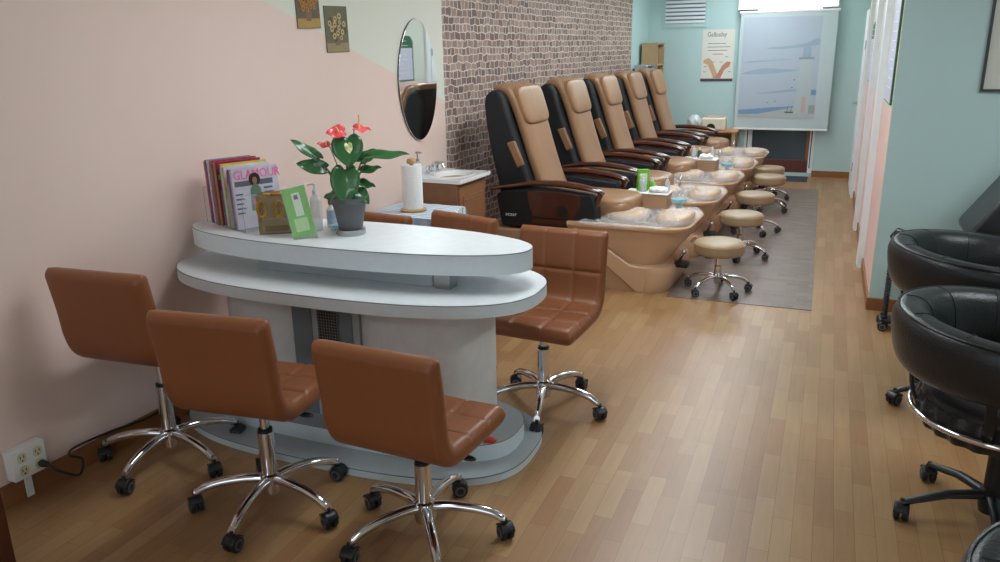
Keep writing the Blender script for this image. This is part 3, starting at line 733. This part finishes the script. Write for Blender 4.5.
# sanitizer bottle
def pump_bottle(name, label, loc, r, hh, body, m, rz=0, pump=whiteplastic, grp=None):
    t = thing(name, label, 'bottle', loc, rz, grp)
    MB().lathe([(r*.92, 0), (r, .004), (r, hh*.72), (r*.8, hh*.82), (r*.38, hh*.88), (r*.38, hh*.93)], 24).build('body', m, t)
    p = MB().lathe([(r*.45, hh*.9), (r*.45, hh*1.0), (r*.14, hh*1.01), (r*.14, hh*1.12), (r*.34, hh*1.125), (r*.34, hh*1.17)], 16)
    p.tube([(0, 0, hh*1.15), (-r*.9, -r*.3, hh*1.15), (-r*1.1, -r*.36, hh*1.12)], r*.13, 8)
    p.build('pump', pump, t); return t
pump_bottle('sanitizer_bottle', 'clear sanitizer bottle with white pump between green leaflet and plant pot', (.765, 2.985, TZ), .027, .19, None, clearliquid, .5)
t = thing('small_bottle', 'short clear bottle with a blue label just left of the plant pot', 'bottle', (.795, 3.065, TZ), R_(40))
MB().lathe([(.024, 0), (.025, .004), (.025, .085), (.012, .10), (.012, .112)], 20).build('body', clearliquid, t)
MB().lathe([(.0255, .02), (.0255, .08)], 20, cap=False).build('label_band', mat('blue_label', (110, 130, 170), .5, rgb2=(206, 214, 224), noise_scale=50), t)
MB().lathe([(.015, .11), (.015, .132), (.013, .134)], 16).build('cap', mat('brown_cap', (112, 80, 70), .5), t)
tag(MB().slab(sup(.035, .02, 4, (0, 0), 24), 0, .022).build('aqua_box', aqua, loc=(.850, 3.03, TZ), rot=(0, 0, .6)), 'tiny pale aqua plastic box at the foot of the plant pot', 'box')

# ------------------------------------------------------------------ small table with striped towel and paper towel roll
tb = thing('side_table', 'small side table under a blue striped towel by the sink', 'table', (.41, 4.60, 0), -TH)
MB().box(-.25, .25, -.22, .22, .69, .71).build('tabletop', vanitywood, tb, bevel=.004)
for sx in (-1, 1):
    for sy in (-1, 1): MB().box(sx*.22-.018, sx*.22+.018, sy*.19-.018, sy*.19+.018, 0, .69).build('leg', vanitywood, tb)
def cloth(a, b):
    x = (a-.5)*.66; y = (b-.5)*.60
    ox = max(0, abs(x)-.256); oy = max(0, abs(y)-.226)
    z = .7125-(ox+oy)*1.0+.002*math.sin(40*x)*math.sin(30*y)
    cx = math.copysign(min(abs(x), .256)+.006*(ox > 0)+.012*math.sin(26*y)*(ox > 0), x)
    cy = math.copysign(min(abs(y), .226)+.006*(oy > 0)+.012*math.sin(24*x)*(oy > 0), y)
    return (cx, cy, z)
tag(MB().grid(52, 48, cloth).build('striped_towel', stripem, loc=(.41, 4.60, .001), rot=(0, 0, -TH), solid=.003), 'white and blue striped towel draped over the small side table', 'towel')
pt = thing('paper_towel_holder', 'white paper towel roll on a wooden stand on the striped towel', 'paper towel', (.405, 4.57, .716), 0)
MB().lathe([(.085, 0), (.088, .004), (.088, .014), (.08, .018)], 32).build('base', lightwood, pt)
MB().lathe([(.066, .019), (.067, .022), (.067, .306), (.066, .309), (.022, .309), (.022, .294)], 36).build('paper_roll', towelpaper, pt)
MB().lathe([(.012, .29), (.012, .315), (.03, .320), (.032, .333), (.026, .35), (.012, .354)], 20).build('finial', lightwood, pt)

# vanity
vn = thing('sink_vanity', 'small oak vanity with a white sink top against the brick paper wall', 'vanity', W(.006, 3.30), -TH)
MB().box(.02, .385, -.225, .225, .0, .84).build('cabinet', vanitywood, vn, bevel=.003)
dr = MB().box(.385, .40, -.205, .205, .06, .82).build('door', vanitywood, vn, bevel=.004)
MB().prism_x([(-.155, .12), (.155, .12), (.155, .74), (-.155, .74)], .40, .406).build('raised_panel', vanitywood, dr, bevel=.005)
MB().box(.406, .41, -.13, .13, .70, .715).build('panel_strip', vanitywood, dr)  # thin raised strip in the same oak as the door
def sinktop(a, b):
    x = .0+a*.43; y = -.245+b*.49
    q = ((x-.235)/.135)**2+(y/.17)**2
    z = .872
    if q < 1: z -= .10*(1-q)**.6
    elif q < 1.35: z += .004*math.sin(PI*(q-1)/.35)
    return (x, y, z)
tp = MB().grid(56, 60, sinktop)
tp.box(0, .43, -.245, .245, .84, .868) if False else None
o = tp.build('sink_top', porcelain, vn)
MB().box(0, .43, -.245, -.235, .842, .872).box(0, .43, .235, .245, .842, .872).box(.42, .43, -.235, .235, .842, .872).box(0, .012, -.235, .235, .842, .93).build('rim', porcelain, o, bevel=.004)
fc = MB().box(.045, .085, -.085, .085, .872, .888).lathe([(.014, 0), (.014, .05)], 16, c=(.065, 0, .885)).tube(bez([(.065, 0, .93), (.09, 0, .955), (.14, 0, .95), (.165, 0, .92)]), .01)
for y in (-.065, .065): fc.lathe([(.018, 0), (.014, .03), (.02, .04), (.02, .05), (.008, .055)], 16, c=(.065, y, .885)); fc.tube([(.065, y, .935), (.11, y*1.3, .95)], .005)
fc.build('faucet', chrome, vn)
sb = thing('soap_pump', 'steel soap pump showing above the paper towel roll by the sink', 'soap dispenser', W(.055, 3.12, .874), 0)
MB().lathe([(.026, 0), (.03, .006), (.03, .09), (.014, .11)], 20).build('body', clearliquid, sb)
MB().lathe([(.014, .11), (.014, .125), (.005, .127), (.005, .165), (.013, .166), (.013, .178)], 14).tube([(0, 0, .172), (.04, -.01, .172)], .005).build('pump', steel, sb)

# ------------------------------------------------------------------ pedicure spa chair
def make_spa(label):
    t = thing('pedicure_spa_chair', label, 'pedicure chair', (0, 0, 0), -TH, 'row of pedicure spa chairs')
    # plinth and foot basin
    MB().box(.30, 1.25, -.40, .40, 0, .40).build('plinth', beige2, t, bevel=.012)
    MB().prism_y([(1.25, 0), (1.56, 0), (1.25, .33)], -.385, .385).build('plinth_panel', beige2, t)
    # front skirt: a swept lip that wraps the front, rising towards the chair
    def skirt_out(x0, x1, hw, r):
        pts = [(x0, -hw), (x1-r, -hw)]
        for k in range(1, 9): q = -PI/2+PI/2*k/9; pts.append((x1-r+r*math.cos(q), -hw+r+r*math.sin(q)))
        for k in range(0, 9): q = PI/2*k/9; pts.append((x1-r+r*math.cos(q), hw-r+r*math.sin(q)))
        pts += [(x1-r, hw), (x0, hw)]; return pts
    rs_ = []
    for z, x0, x1, hw in ((0, 1.55, 1.76, .385), (.04, 1.52, 1.775, .39), (.15, 1.40, 1.80, .395), (.19, 1.36, 1.79, .39), (.20, 1.34, 1.74, .36)):
        rs_.append([(p[0], p[1], z) for p in skirt_out(x0, x1, hw, .16)])
    MB().rings(rs_).build('skirt', beige, t)
    for sg in (-1, 1):
        MB().prism_y([(1.05, .46), (1.27, .34), (1.50, .198), (1.63, .19), (1.61, .0), (1.55, .0), (1.27, .215), (1.05, .345)], sg*.368, sg*.3965).build('side_lip', beige, t, bevel=.006)
    # tub: loft
    def out(x0, x1, hw, z, r=.2, n=10):
        pts = [(x0, -hw, z)]
        for k in range(n+1): q = -PI/2+PI/2*k/n; pts.append((x1-r+r*math.cos(q), -hw+r+r*math.sin(q), z))
        for k in range(n+1): q = PI/2*k/n; pts.append((x1-r+r*math.cos(q), hw-r+r*math.sin(q), z))
        pts.append((x0, hw, z)); return pts
    lay = [(1.0, 1.70, .33, .19, .14), (1.0, 1.76, .345, .27, .15), (1.0, 1.84, .365, .37, .18), (1.0, 1.86, .385, .45, .2), (1.0, 1.872, .392, .462, .2), (1.0, 1.89, .402, .468, .2), (1.0, 1.90, .405, .49, .2), (1.0, 1.89, .40, .50, .2),
           (1.04, 1.85, .345, .50, .18), (1.06, 1.83, .33, .46, .17), (1.10, 1.72, .28, .28, .15)]
    MB().rings([out(a, b, c, z, r) for a, b, c, z, r in lay]).build('basin', beige, t)
    MB().tube([(1.70, -.10, .16), (1.80, -.12, .20), (1.83, -.15, .26)], .012).ell((1.84, -.15, .28), (.02, .02, .02)).tube([(1.86, -.02, .33), (1.90, -.02, .37)], .01).build('drain_fitting', chrome, t)
    MB().box(1.78, 1.88, -.20, -.10, .165, .205).build('jet_cap', blackplastic, t, bevel=.01)
    MB().lathe([(.02, 0), (.02, .02), (.01, .03), (.01, .05)], 16, c=(1.45, .335, .5)).tube(bez([(1.45, .335, .55), (1.46, .30, .60), (1.47, .25, .60), (1.47, .23, .57)]), .009).build('faucet', chrome, t)
    # foot pads
    MB().ell((1.40, -.13, .525), (.15, .17, .05), e=.7).build('foot_pad', tanpad, t, rot=(0, 0, 0))
    MB().ell((1.76, -.12, .528), (.13, .20, .045), e=.65).build('foot_pad', tanpad, t)
    # crinkled plastic liner
    def liner(a, b):
        x = 1.08+.82*a; y = -.41+.82*b
        p = Vector((x*9, y*9, 2.1)); n1 = noise.noise(p); n2 = noise.noise(p*3.1); n3 = noise.noise(p*6.5)
        z = .508+.022*abs(n1)+.02*abs(n2)+.012*abs(n3)
        for cx, cy, rx, ry, h in ((1.40, -.13, .18, .20, .055), (1.76, -.12, .155, .235, .055)):
            q = ((x-cx)/rx)**2+((y-cy)/ry)**2
            if q < 1: z = max(z, .517+h*(1-q)**.5+.016*abs(n2)+.010*abs(n3))
        e = min(a, 1-a, b, 1-b)
        k = max(0, 1-e/.05); z -= .03*k*k
        if a > .75 and abs(b-.5) > .2:   # round the front corners
            d = max(0, math.hypot((a-.75)*.86, (abs(b-.5)-.22)*.82)-.215)
            x -= d*.7; y -= math.copysign(d*.7, y)
        return (x, y, z)
    MB().grid(72, 72, liner).build('plastic_liner', plastic, t)
    # chair body
    shell = [(.47, .42), (.42, .60), (.39, .76), (.33, 1.0), (.295, 1.2), (.28, 1.35), (.295, 1.41), (.335, 1.452), (.40, 1.455), (.45, 1.40), (.495, 1.25), (.575, 1.02), (.66, .78), (.76, .55), (.82, .42)]
    MB().prism_y(shell, -.325, .325).build('back_shell', blackshell, t, bevel=.035, seg=4)
    MB().box(.60, 1.10, -.28, .28, .405, .54).build('seat_base', blackplastic, t, bevel=.02)
    for sg in (-1, 1):
        y0, y1 = (sg*.265, sg*.365)
        body = [(.44, .415), (1.20, .415), (1.235, .47), (1.22, .60), (1.19, .70), (.80, .735), (.46, .70), (.39, .66)]
        sp_ = MB().prism_y(body, min(y0, y1), max(y0, y1)).build('side_panel', blackshell, t, bevel=.018, seg=3)
        MB().prism_y([(.66, .705), (.86, .715), (1.09, .695), (1.10, .62), (1.04, .505), (.71, .505), (.67, .62)], sg*.365-.006, sg*.365+.006).build('wood_inlay', cherry, sp_, bevel=.005)
        MB().prism_y([(.70, .455), (1.0, .455), (1.0, .49), (.70, .49)], sg*.365-.004, sg*.365+.004).build('wood_strip', cherry, sp_, bevel=.003)
        MB().lathe([(.045, -.004), (.045, .004), (.035, .008)], 24, M=Matrix.Translation((.95, sg*.372, .565)) @ Matrix.Rotation(-sg*-PI/2, 4, 'X')).build('speaker', blackplastic, sp_)
        path = bez([(.34, sg*.325, .70), (.48, sg*.33, .725), (.70, sg*.335, .762), (.90, sg*.335, .768), (1.10, sg*.33, .75), (1.22, sg*.32, .725), (1.26, sg*.315, .70)], 6)
        n = len(path)
        MB().tube(path, [.030+.02*math.sin(PI*min(1, i/n*1.05)) for i in range(n)], 12, flat=.5).build('armrest', cherry, t)
        MB().tube(bez([(1.24, sg*.318, .71), (1.22, sg*.325, .66), (1.20, sg*.33, .60)], 5), [.022]*11, 10).build('arm_support', cherry, t)
        MB().prism_y([(.475, 1.06), (.545, 1.08), (.625, .90), (.565, .87)], sg*.325-.014, sg*.325+.014).build('side_bolster', tan, t, bevel=.012, rot=(0, 0, 0))
    # seat cushion and leg pad
    MB().ell((1.02, 0, .585), (.42, .255, .085), 32, 16, e=.45).build('seat_cushion', tan, t)
    MB().ell((1.30, 0, .53), (.135, .25, .125), 32, 16, e=.5).build('leg_pad', tan, t)
    # back cushion following the shell front, over the top
    path = [(.345, 1.445), (.41, 1.452), (.465, 1.42), (.51, 1.33), (.56, 1.19), (.62, 1.0), (.69, .80), (.76, .64)]
    P = bez([(x, 0, z) for x, z in path], 8); rs2 = []
    for i, p in enumerate(P):
        T = (P[min(i+1, len(P)-1)]-P[max(i-1, 0)]).normalized(); Nn = Vector((-T.z, 0, T.x))
        if Nn.x < 0 and Nn.z < 0: Nn = -Nn
        if Nn.x < -.3: Nn = -Nn
        hw = .272-.04*(i/len(P)); ring = []
        e = min(1, .35+i*.3, .35+(len(P)-1-i)*.3)
        for k in range(40):
            th = 2*PI*k/40; c, s_ = math.cos(th), math.sin(th)
            ring.append(p+Vector((0, hw*math.copysign(abs(c)**.4, c), 0))+Nn*(.045*e*math.copysign(abs(s_)**.6, s_)-.004*(1 if s_ > 0 and abs(c) < .1 else 0)))
        rs2.append(ring)
    MB().rings(rs2).build('back_cushion', tan, t)
    M = Matrix.Translation((.505, 0, 1.315)) @ Matrix.Rotation(-R_(18), 4, 'Y')
    hp = MB().ell((.045, 0, 0), (.04, .235, .155), 32, 16, M, e=.4).build('head_pillow', tan, t)
    MB().tube([(.515, -.17, 1.28), (.625, -.165, 1.0), (.70, -.16, .80)], .003, 6).tube([(.515, .17, 1.28), (.625, .165, 1.0), (.70, .16, .80)], .003, 6).build('panel_seam', tanpad, t) if False else None
    MB().tube([M @ Vector((.045, y, z)) for y, z in sup(.237, .157, 7, k=48)], .004, 6, closed=True).build('piping', tan, hp)
    text_mesh('acaar', .042, 'lettering', whitepaint, t, (.475, -.3665, .50), (PI/2, 0, 0), xs=1.1)
    return t
spa_y = [5.95, 7.02, 8.02, 9.0, 9.95]
spa_l = ['pedicure spa chair nearest the manicure table, first of the row', 'second pedicure spa chair from the manicure table', 'third pedicure spa chair, in the middle of the row', 'fourth pedicure spa chair from the manicure table', 'pedicure spa chair at the far end of the row beside the bookcase']
spa = make_spa(spa_l[0])
def spa_origin(y): 
    return (wx(y+.025), y+.025, 0)
for i, y in enumerate(spa_y):
    o = spa if i == 0 else copy_tree(spa)
    o.location = spa_origin(y); o['label'] = spa_l[i]
def spl(i, u, v, z):   # point in the local frame of chair i
    ox, oy, _ = spa_origin(spa_y[i]); return (ox+u*math.cos(TH)+v*math.sin(TH), oy-u*math.sin(TH)+v*math.cos(TH), z)

# supply consoles between chairs with bottles
def console(i, label, u0=1.285, zt=.64):
    x, y, _ = spl(i, u0+.155, .30, 0)
    t = thing('supply_box', label, 'box', (x, y, 0), -TH, 'beige supply boxes on the basins')
    MB().box(-.172, .172, -.105, .07, .503, zt-.01).build('body', beige2, t, bevel=.006)
    MB().box(-.177, .177, -.11, .075, zt-.01, zt).build('top', whiteplastic, t, bevel=.003)
    return t
console(0, 'beige supply box on the far rim of the first basin')
console(2, 'beige supply box on the far rim of the middle basin')
def at(i, u, v, z): return spl(i, u, v, z)
x, y, z = at(0, 1.385, .31, .64)
gb = thing('green_carton', 'green printed carton standing on the first supply box', 'carton', (x, y, z), R_(25))
MB().box(-.045, .045, -.02, .02, 0, .17).build('carton', green, gb, bevel=.002)
MB().box(-.03, .03, -.0215, -.02, .05, .14).build('pale_label', mat('carton_label', (190, 214, 170), .5), gb)
pump_bottle('clear_bottle', 'clear pump bottle in front of the green carton', at(0, 1.40, .26, .64), .028, .115, None, clearliquid, .3)
pump_bottle('green_bottle', 'small green pump bottle right of the green carton', at(0, 1.47, .285, .64), .024, .095, None, green, 1.0)
pump_bottle('clear_bottle', 'clear spray bottle at the right end of the first supply box', at(0, 1.585, .31, .64), .02, .10, None, clearliquid, 1.3)
tag(MB().grid(14, 10, lambda a, b: (.13*(a-.5), .10*(b-.5), .022+.018*noise.noise(Vector((a*5, b*5, 3))))).build('folded_tissues', paper, loc=at(0, 1.53, .275, .64), solid=.03), 'crumpled white tissues on the first supply box', 'tissues')
t = thing('aqua_dish', 'pale aqua plastic dish hooked beside the first supply box', 'dish', at(0, 1.70, .24, .52), 0)
MB().lathe([(.02, 0), (.022, .002), (.022, .05), (.05, .055), (.068, .085), (.066, .085), (.048, .058), (.018, .054)], 28).build('dish', aqua, t)
pump_bottle('clear_bottle', 'clear pump bottle at the left of the middle supply box', at(2, 1.36, .31, .64), .026, .10, None, clearliquid, .3)
pump_bottle('green_bottle', 'dark green pump bottle on the middle supply box', at(2, 1.42, .31, .64), .022, .09, None, darkgreen, 1.0)
pump_bottle('clear_bottle', 'clear spray bottle at the right end of the middle supply box', at(2, 1.55, .31, .64), .022, .10, None, clearliquid, 1.0)
tag(MB().grid(14, 10, lambda a, b: (.13*(a-.5), .10*(b-.5), .022+.02*noise.noise(Vector((a*5, b*5, 7))))).build('folded_tissues', paper, loc=at(2, 1.50, .265, .64), solid=.03), 'crumpled white tissues on the middle supply box', 'tissues')
t = thing('aqua_dish', 'pale aqua plastic dish beside the middle supply box', 'dish', at(2, 1.72, .24, .52), 0)
MB().lathe([(.02, 0), (.022, .002), (.022, .05), (.05, .055), (.068, .085), (.066, .085), (.048, .058), (.018, .054)], 28).build('dish', aqua, t)

# ------------------------------------------------------------------ pedicure stools
def make_stool():
    t = thing('pedicure_stool', '', 'stool', (0, 0, 0), 0, 'low rolling pedicure stools')
    c = MB().lathe([(.02, .287), (.155, .287), (.171, .292), (.178, .303), (.180, .316), (.180, .358), (.177, .370), (.164, .380), (.12, .385), (.0, .388)], 48)
    s = c.build('seat', stoolvinyl, t, angle=60)
    MB().tube([(.1805*math.cos(2*PI*k/48), .1805*math.sin(2*PI*k/48), .362) for k in range(48)], .0025, 6, closed=True).build('piping', tanpad, s)
    MB().lathe([(.05, .29), (.05, .30), (.02, .29), (.02, .20), (.027, .195), (.027, .07), (.02, .06)], 20).build('stem', chrome, t)
    MB().box(-.10, -.05, -.02, .03, .255, .298).tube([(0, 0, .29), (.09, .02, .285)], .006).build('lever', blackplastic, t, bevel=.004)
    star_legs(t, 0, R=.23, r0=.015, hubz=.10, s=.95)
    return t
stool = make_stool()
sts = [(2.29, 5.72, 20, 'tan rolling pedicure stool nearest the camera'), (2.335, 6.80, 55, 'tan rolling stool, second from the camera on the brown mat'),
       (2.36, 7.80, 10, 'tan rolling stool in the middle of the row of five'), (2.40, 8.95, 40, 'tan rolling stool, fourth from the camera'),
       (2.35, 9.62, 70, 'tan rolling stool farthest from the camera')]
for i, (x, y, a, lab) in enumerate(sts):
    o = stool if i == 0 else copy_tree(stool)
    o.location = (x, y, .004); o.rotation_euler = (0, 0, R_(a)); o['label'] = lab
tag(MB().box(0, .99, 0, 4.98, .0005, .004).build('vinyl_floor_mat', matm, loc=(1.965, 5.47, 0), rot=(0, 0, .008)), 'long brown vinyl mat on the floor under the pedicure stools', 'mat')
tag(MB().box(2.20, 2.76, 11.02, 11.46, 0, .008).build('door_rug', navy), 'small navy rug on the floor below the back window', 'rug')

# ------------------------------------------------------------------ far corner
bc = thing('bookcase', 'tall pale wood bookcase in the far left corner', 'bookcase', (0, 0, 0), 0)
MB().box(.50, .72, 11.02, 11.04, 0, 1.8).build('side_panel', shelfwood, bc); MB().box(.50, .72, 11.46, 11.48, 0, 1.8).build('side_panel', shelfwood, bc)
MB().box(.50, .512, 11.04, 11.46, 0, 1.8).build('back_panel', shelfwood, bc)
for z in (.05, .35, .68, 1.0, 1.26, 1.50, 1.78): MB().box(.512, .72, 11.04, 11.46, z, z+.02).build('shelf', shelfwood, bc)
tag(MB().slab(sup(.04, .05, 5, (.62, 11.25), 20), 1.2805, 1.36).build('storage_tin', mat('orange_tin', (206, 140, 110), .5)), 'small orange tin on a shelf of the far bookcase', 'tin')
tag(MB().slab(sup(.03, .04, 2, (.64, 11.3), 20), 1.0205, 1.14).build('white_jar', whiteplastic), 'small white jar on a lower shelf of the far bookcase', 'jar')
lc = thing('low_cabinet', 'plain wooden cabinet behind the last spa chair in the corner', 'cabinet', (0, 0, 0), 0)
MB().box(.46, .80, 10.58, 10.95, 0, 1.3).build('body', shelfwood, lc, bevel=.004); MB().box(.80, .812, 10.60, 10.93, .04, 1.26).build('door', shelfwood, lc, bevel=.003)
tag(MB().box(.50, .66, 10.62, 10.90, 1.301, 1.52).build('storage_box', mat('grey_box', (176, 188, 194), .6), bevel=.004), 'pale grey storage box on the corner cabinet behind the chairs', 'box')
tag(MB().box(.672, .735, 10.64, 10.88, 1.301, 1.505).build('binder', mat('blue_binder', (92, 116, 146), .5), bevel=.004), 'slate blue binder beside the grey box on the corner cabinet', 'binder')
tag(MB().box(.468, .492, 10.64, 10.88, 1.301, 1.47).build('binder', mat('green_binder', (70, 140, 110), .5), bevel=.002), 'thin green binder left of the grey box on the corner cabinet', 'binder')
ls = thing('low_shelf', 'low open wooden shelf unit against the back wall left of the window', 'shelf', (0, 0, 0), 0)
MB().box(1.10, 1.83, 11.0, 11.46, .62, .64).build('top', mat('shelf_top', (196, 140, 104), .4), ls)
MB().box(1.12, 1.14, 11.02, 11.46, 0, .62).build('side_panel', shelfwood, ls); MB().box(1.76, 1.80, 11.02, 11.46, 0, .62).build('side_panel', shelfwood, ls)
MB().box(1.14, 1.76, 11.44, 11.46, 0, .62).build('back_panel', shelfwood, ls); MB().box(1.14, 1.76, 11.04, 11.44, .18, .20).build('shelf', shelfwood, ls)
ap = thing('countertop_appliance', 'cream appliance with a black round dial on the low shelf', 'appliance', (1.50, 11.22, .641), 0)
MB().box(-.16, .16, -.12, .12, 0, .17).build('body', mat('cream_appliance', (222, 216, 196), .4), ap, bevel=.03, seg=4)
MB().box(-.12, .12, -.09, .09, .168, .185).build('lid', mat('pink_lid', (206, 170, 160), .5), ap, bevel=.006)
MB().prism_y([(.06*math.cos(PI*k/16)-.03, .03+.06*math.sin(PI*k/16)) for k in range(17)], -.124, -.118).build('dial', blackplastic, ap)
pb = thing('plastic_bag', 'crumpled white plastic bag on the low shelf beside the cream appliance', 'bag', (1.235, 11.18, .641), 0)
def blob(a, b):
    ph = -PI/2+PI*b; th = 2*PI*a; n_ = 1+.25*noise.noise(Vector((math.cos(th)*2, math.sin(th)*2, ph*2)))
    return (.095*math.cos(ph)*math.cos(th)*n_, .09*math.cos(ph)*math.sin(th)*n_, .10+.10*math.sin(ph)*(1+.2*(n_-1)))
MB().grid(28, 16, blob).build('bag', mat('white_bag', (226, 232, 232), .3, alpha=.85), pb)

# ------------------------------------------------------------------ black tub chairs on the right
def make_tub():
    t = thing('black_tub_chair', '', 'chair', (0, 0, 0), 0, 'black swivel tub chairs along the right')
    RR = .312
    # padded wrap, open towards +x
    rs_ = []; top = []; K = 36; A0 = R_(38); A1 = R_(322); n = 56
    for i in range(n+1):
        q = A0+(A1-A0)*i/n; e = min(1, math.sqrt(max(0, 1-max(0, 1-i/5)**2))+.12, math.sqrt(max(0, 1-max(0, 1-(n-i)/5)**2))+.12)
        bk = .5-.5*math.cos(q)        # 1 at the back
        hh = (.085+.035*bk)*e; th = .070*e; cz = .70+.02*bk; rc = .335
        row = []
        for k in range(K):
            w_ = 2*PI*k/K; c, s_ = math.cos(w_), math.sin(w_)
            dr_ = th*math.copysign(abs(c)**.75, c); dz = hh*math.copysign(abs(s_)**.7, s_)
            r = rc+dr_+.018*(dz/.12)-.014*max(0, -c)*abs(math.sin(4*q))*0
            row.append((r*math.cos(q), r*math.sin(q), cz+dz))
        rs_.append(row)
        top.append(((rc+.058)*math.cos(q), (rc+.058)*math.sin(q), cz+hh*.93))
    wr = MB().rings(rs_).build('wrap_backrest', blackleather, t)
    MB().tube(top, .0045, 6).build('piping', blackleather, wr)
    for q in (60, 95, 130, 165, 200, 235, 270, 300):
        a = R_(q); bk = .5-.5*math.cos(a); hh = .085+.035*bk; pth = []
        for k in range(13):
            w_ = R_(80+k*10); c, s_ = math.cos(w_), math.sin(w_)
            r = .335+.071*math.copysign(abs(c)**.75, c)+.018*math.copysign(abs(s_)**.7, s_)*hh/.12; z = .70+.02*bk+(hh+.001)*math.copysign(abs(s_)**.7, s_)
            pth.append((r*math.cos(a), r*math.sin(a), z))
        MB().tube(pth, .0025, 6).build('stitched_seam', blackleather, wr)
    # supports
    for q in (110, 180, 250):
        a = R_(q); MB().tube(bez([(.22*math.cos(a), .22*math.sin(a), .43), (.30*math.cos(a), .30*math.sin(a), .48), (.325*math.cos(a), .325*math.sin(a), .62)], 5), .018, 10, flat=.5).build('back_support', blackplastic, t)
    MB().lathe([(.02, .43), (.25, .43), (.275, .45), (.28, .50), (.27, .53), (.22, .548), (.0, .552)], 48).build('seat', blackleather, t, angle=70)
    sk = []
    for z, r in ((.505, .281), (.48, .290), (.44, .292), (.40, .275)):
        sk.append([((r+.006*math.sin(24*2*PI*k/192))*math.cos(2*PI*k/192), (r+.006*math.sin(24*2*PI*k/192))*math.sin(2*PI*k/192), z) for k in range(192)])
    MB().rings(sk).build('pleated_skirt', blackleather, t)
    MB().tube([(RR*math.cos(2*PI*k/64), RR*math.sin(2*PI*k/64), .455) for k in range(64)], .011, 10, closed=True).build('chrome_ring', chrome, t)
    for q in (20, 140, 260):
        a = R_(q); MB().tube([(.26*math.cos(a), .26*math.sin(a), .44), (RR*math.cos(a), RR*math.sin(a), .455)], .007).build('bracket', chrome, t)
    MB().lathe([(.034, .05), (.04, .08), (.04, .14), (.03, .15), (.03, .30), (.022, .31), (.022, .42)], 22).build('column', blackplastic, t)
    star_legs(t, 0, R=.31, m=blackplastic, arch=False, hubz=.12, s=1.15)
    return t
tub = make_tub()
leg0 = [ch.rotation_euler.z for ch in tub.children if ch.name.startswith('leg')]
for i, (x, y, a, lab) in enumerate(((3.675, 4.15, 50, 'black padded tub chair behind the chrome ringed one, nearer the sage wall'),
                                    (3.63, 3.07, -92, 'black padded tub chair on a caster base with its chrome ring in view'),
                                    (3.63, 1.38, 20, 'black tub chair cut off at the bottom right corner of the photo'))):
    o = tub if i == 0 else copy_tree(tub)
    o.location = (x, y, 0); o['label'] = lab
    for q, ch in zip(leg0, [c for c in o.children if c.name.startswith('leg')]): ch.rotation_euler.z = q+R_(a)
# ribbed post stand by the corner
pp = thing('post_stand', 'slim ribbed black post on a small caster foot at the wall corner', 'stand', (3.385, 5.28, 0), 0)
prof = [(.016, .05)]
for i in range(26): prof += [(.020, .055+i*.02), (.014, .065+i*.02)]
prof += [(.016, .60)]
MB().lathe(prof, 16).build('ribbed_post', blackplastic, pp)
MB().tube([(0, 0, .59), (.02, -.02, .625), (.08, -.10, .62)], [.03, .034, .03], 14).build('head', blackleather, pp)
MB().box(-.03, .10, -.06, .06, .045, .07).build('foot', blackplastic, pp, bevel=.008)
for x, y in ((-.01, -.06), (-.01, .07), (.09, 0)): c = caster_parts(pp); c.location = (x, y, 0)
# reclined padded rest behind the tub chairs
rc_ = thing('reclining_chair', 'black reclining chair partly in view with its raised padded rest by the sage wall', 'recliner', (4.10, 5.0, 0), 0)
MB().prism_y([(-.40, .745), (-.385, .70), (-.315, .675), (-.28, .70), (-.17, .88), (.12, 1.28), (.05, 1.36), (-.22, 1.02)], -.22, .22).build('raised_pad', blackleather, rc_, bevel=.03, seg=4)
MB().prism_y([(-.14, .90), (-.24, .60), (-.30, .45), (-.22, .43), (-.13, .60), (-.05, .92)], -.16, .16).build('pad_support', blackplastic, rc_, bevel=.012)
MB().box(-.30, .50, -.25, .25, .36, .48).build('seat', blackleather, rc_, bevel=.04, seg=3)
MB().lathe([(.25, 0), (.25, .02), (.05, .04), (.05, .36)], 32, c=(.12, 0, 0)).build('pedestal', blackplastic, rc_)

# wood edge at the lower left
dp = thing('wooden_console', 'dark wooden furniture edge at the lower left corner of the photo', 'furniture', (0, 0, 0), 0)

# ------------------------------------------------------------------ camera
f = 780.; pi_, ya, ro = [math.radians(v_) for v_ in (16.53, 22.6, -1.0)]
F = Vector((-math.sin(ya)*math.cos(pi_), math.cos(ya)*math.cos(pi_), -math.sin(pi_)))
Rt = Vector((math.cos(ya), math.sin(ya), 0)); U = Rt.cross(F)
c_, s_ = math.cos(ro), math.sin(ro)
r_ = c_*Rt+s_*U; u_ = -s_*Rt+c_*U
cam = bpy.data.cameras.new('camera'); co = bpy.data.objects.new('camera', cam); col.objects.link(co)
cam.sensor_width = 36; cam.lens = 36*f/1000; cam.clip_start = .02
Mx = Matrix((r_, u_, -F)).transposed().to_4x4(); Mx.translation = Vector((2.93, 0, 1.75)); co.matrix_world = Mx
sc.camera = co

# wooden furniture corner (stands left of the camera)
MB().box(.44, .50, 1.42, 1.48, 0, .62).build('post', cherry, dp, bevel=.004) 
MB().box(.02, .50, .9, 1.48, .62, .65).build('top', cherry, dp, bevel=.004)

# ------------------------------------------------------------------ light
wd = bpy.data.worlds.new('w'); sc.world = wd; wd.use_nodes = True
bg = wd.node_tree.nodes['Background']; bg.inputs[0].default_value = (.80, .90, 1, 1); bg.inputs[1].default_value = 1.6
sc.view_settings.view_transform = 'Standard'; sc.view_settings.look = 'None'; sc.view_settings.gamma = 1; sc.view_settings.use_curve_mapping = False
sc.view_settings.exposure = 0.45
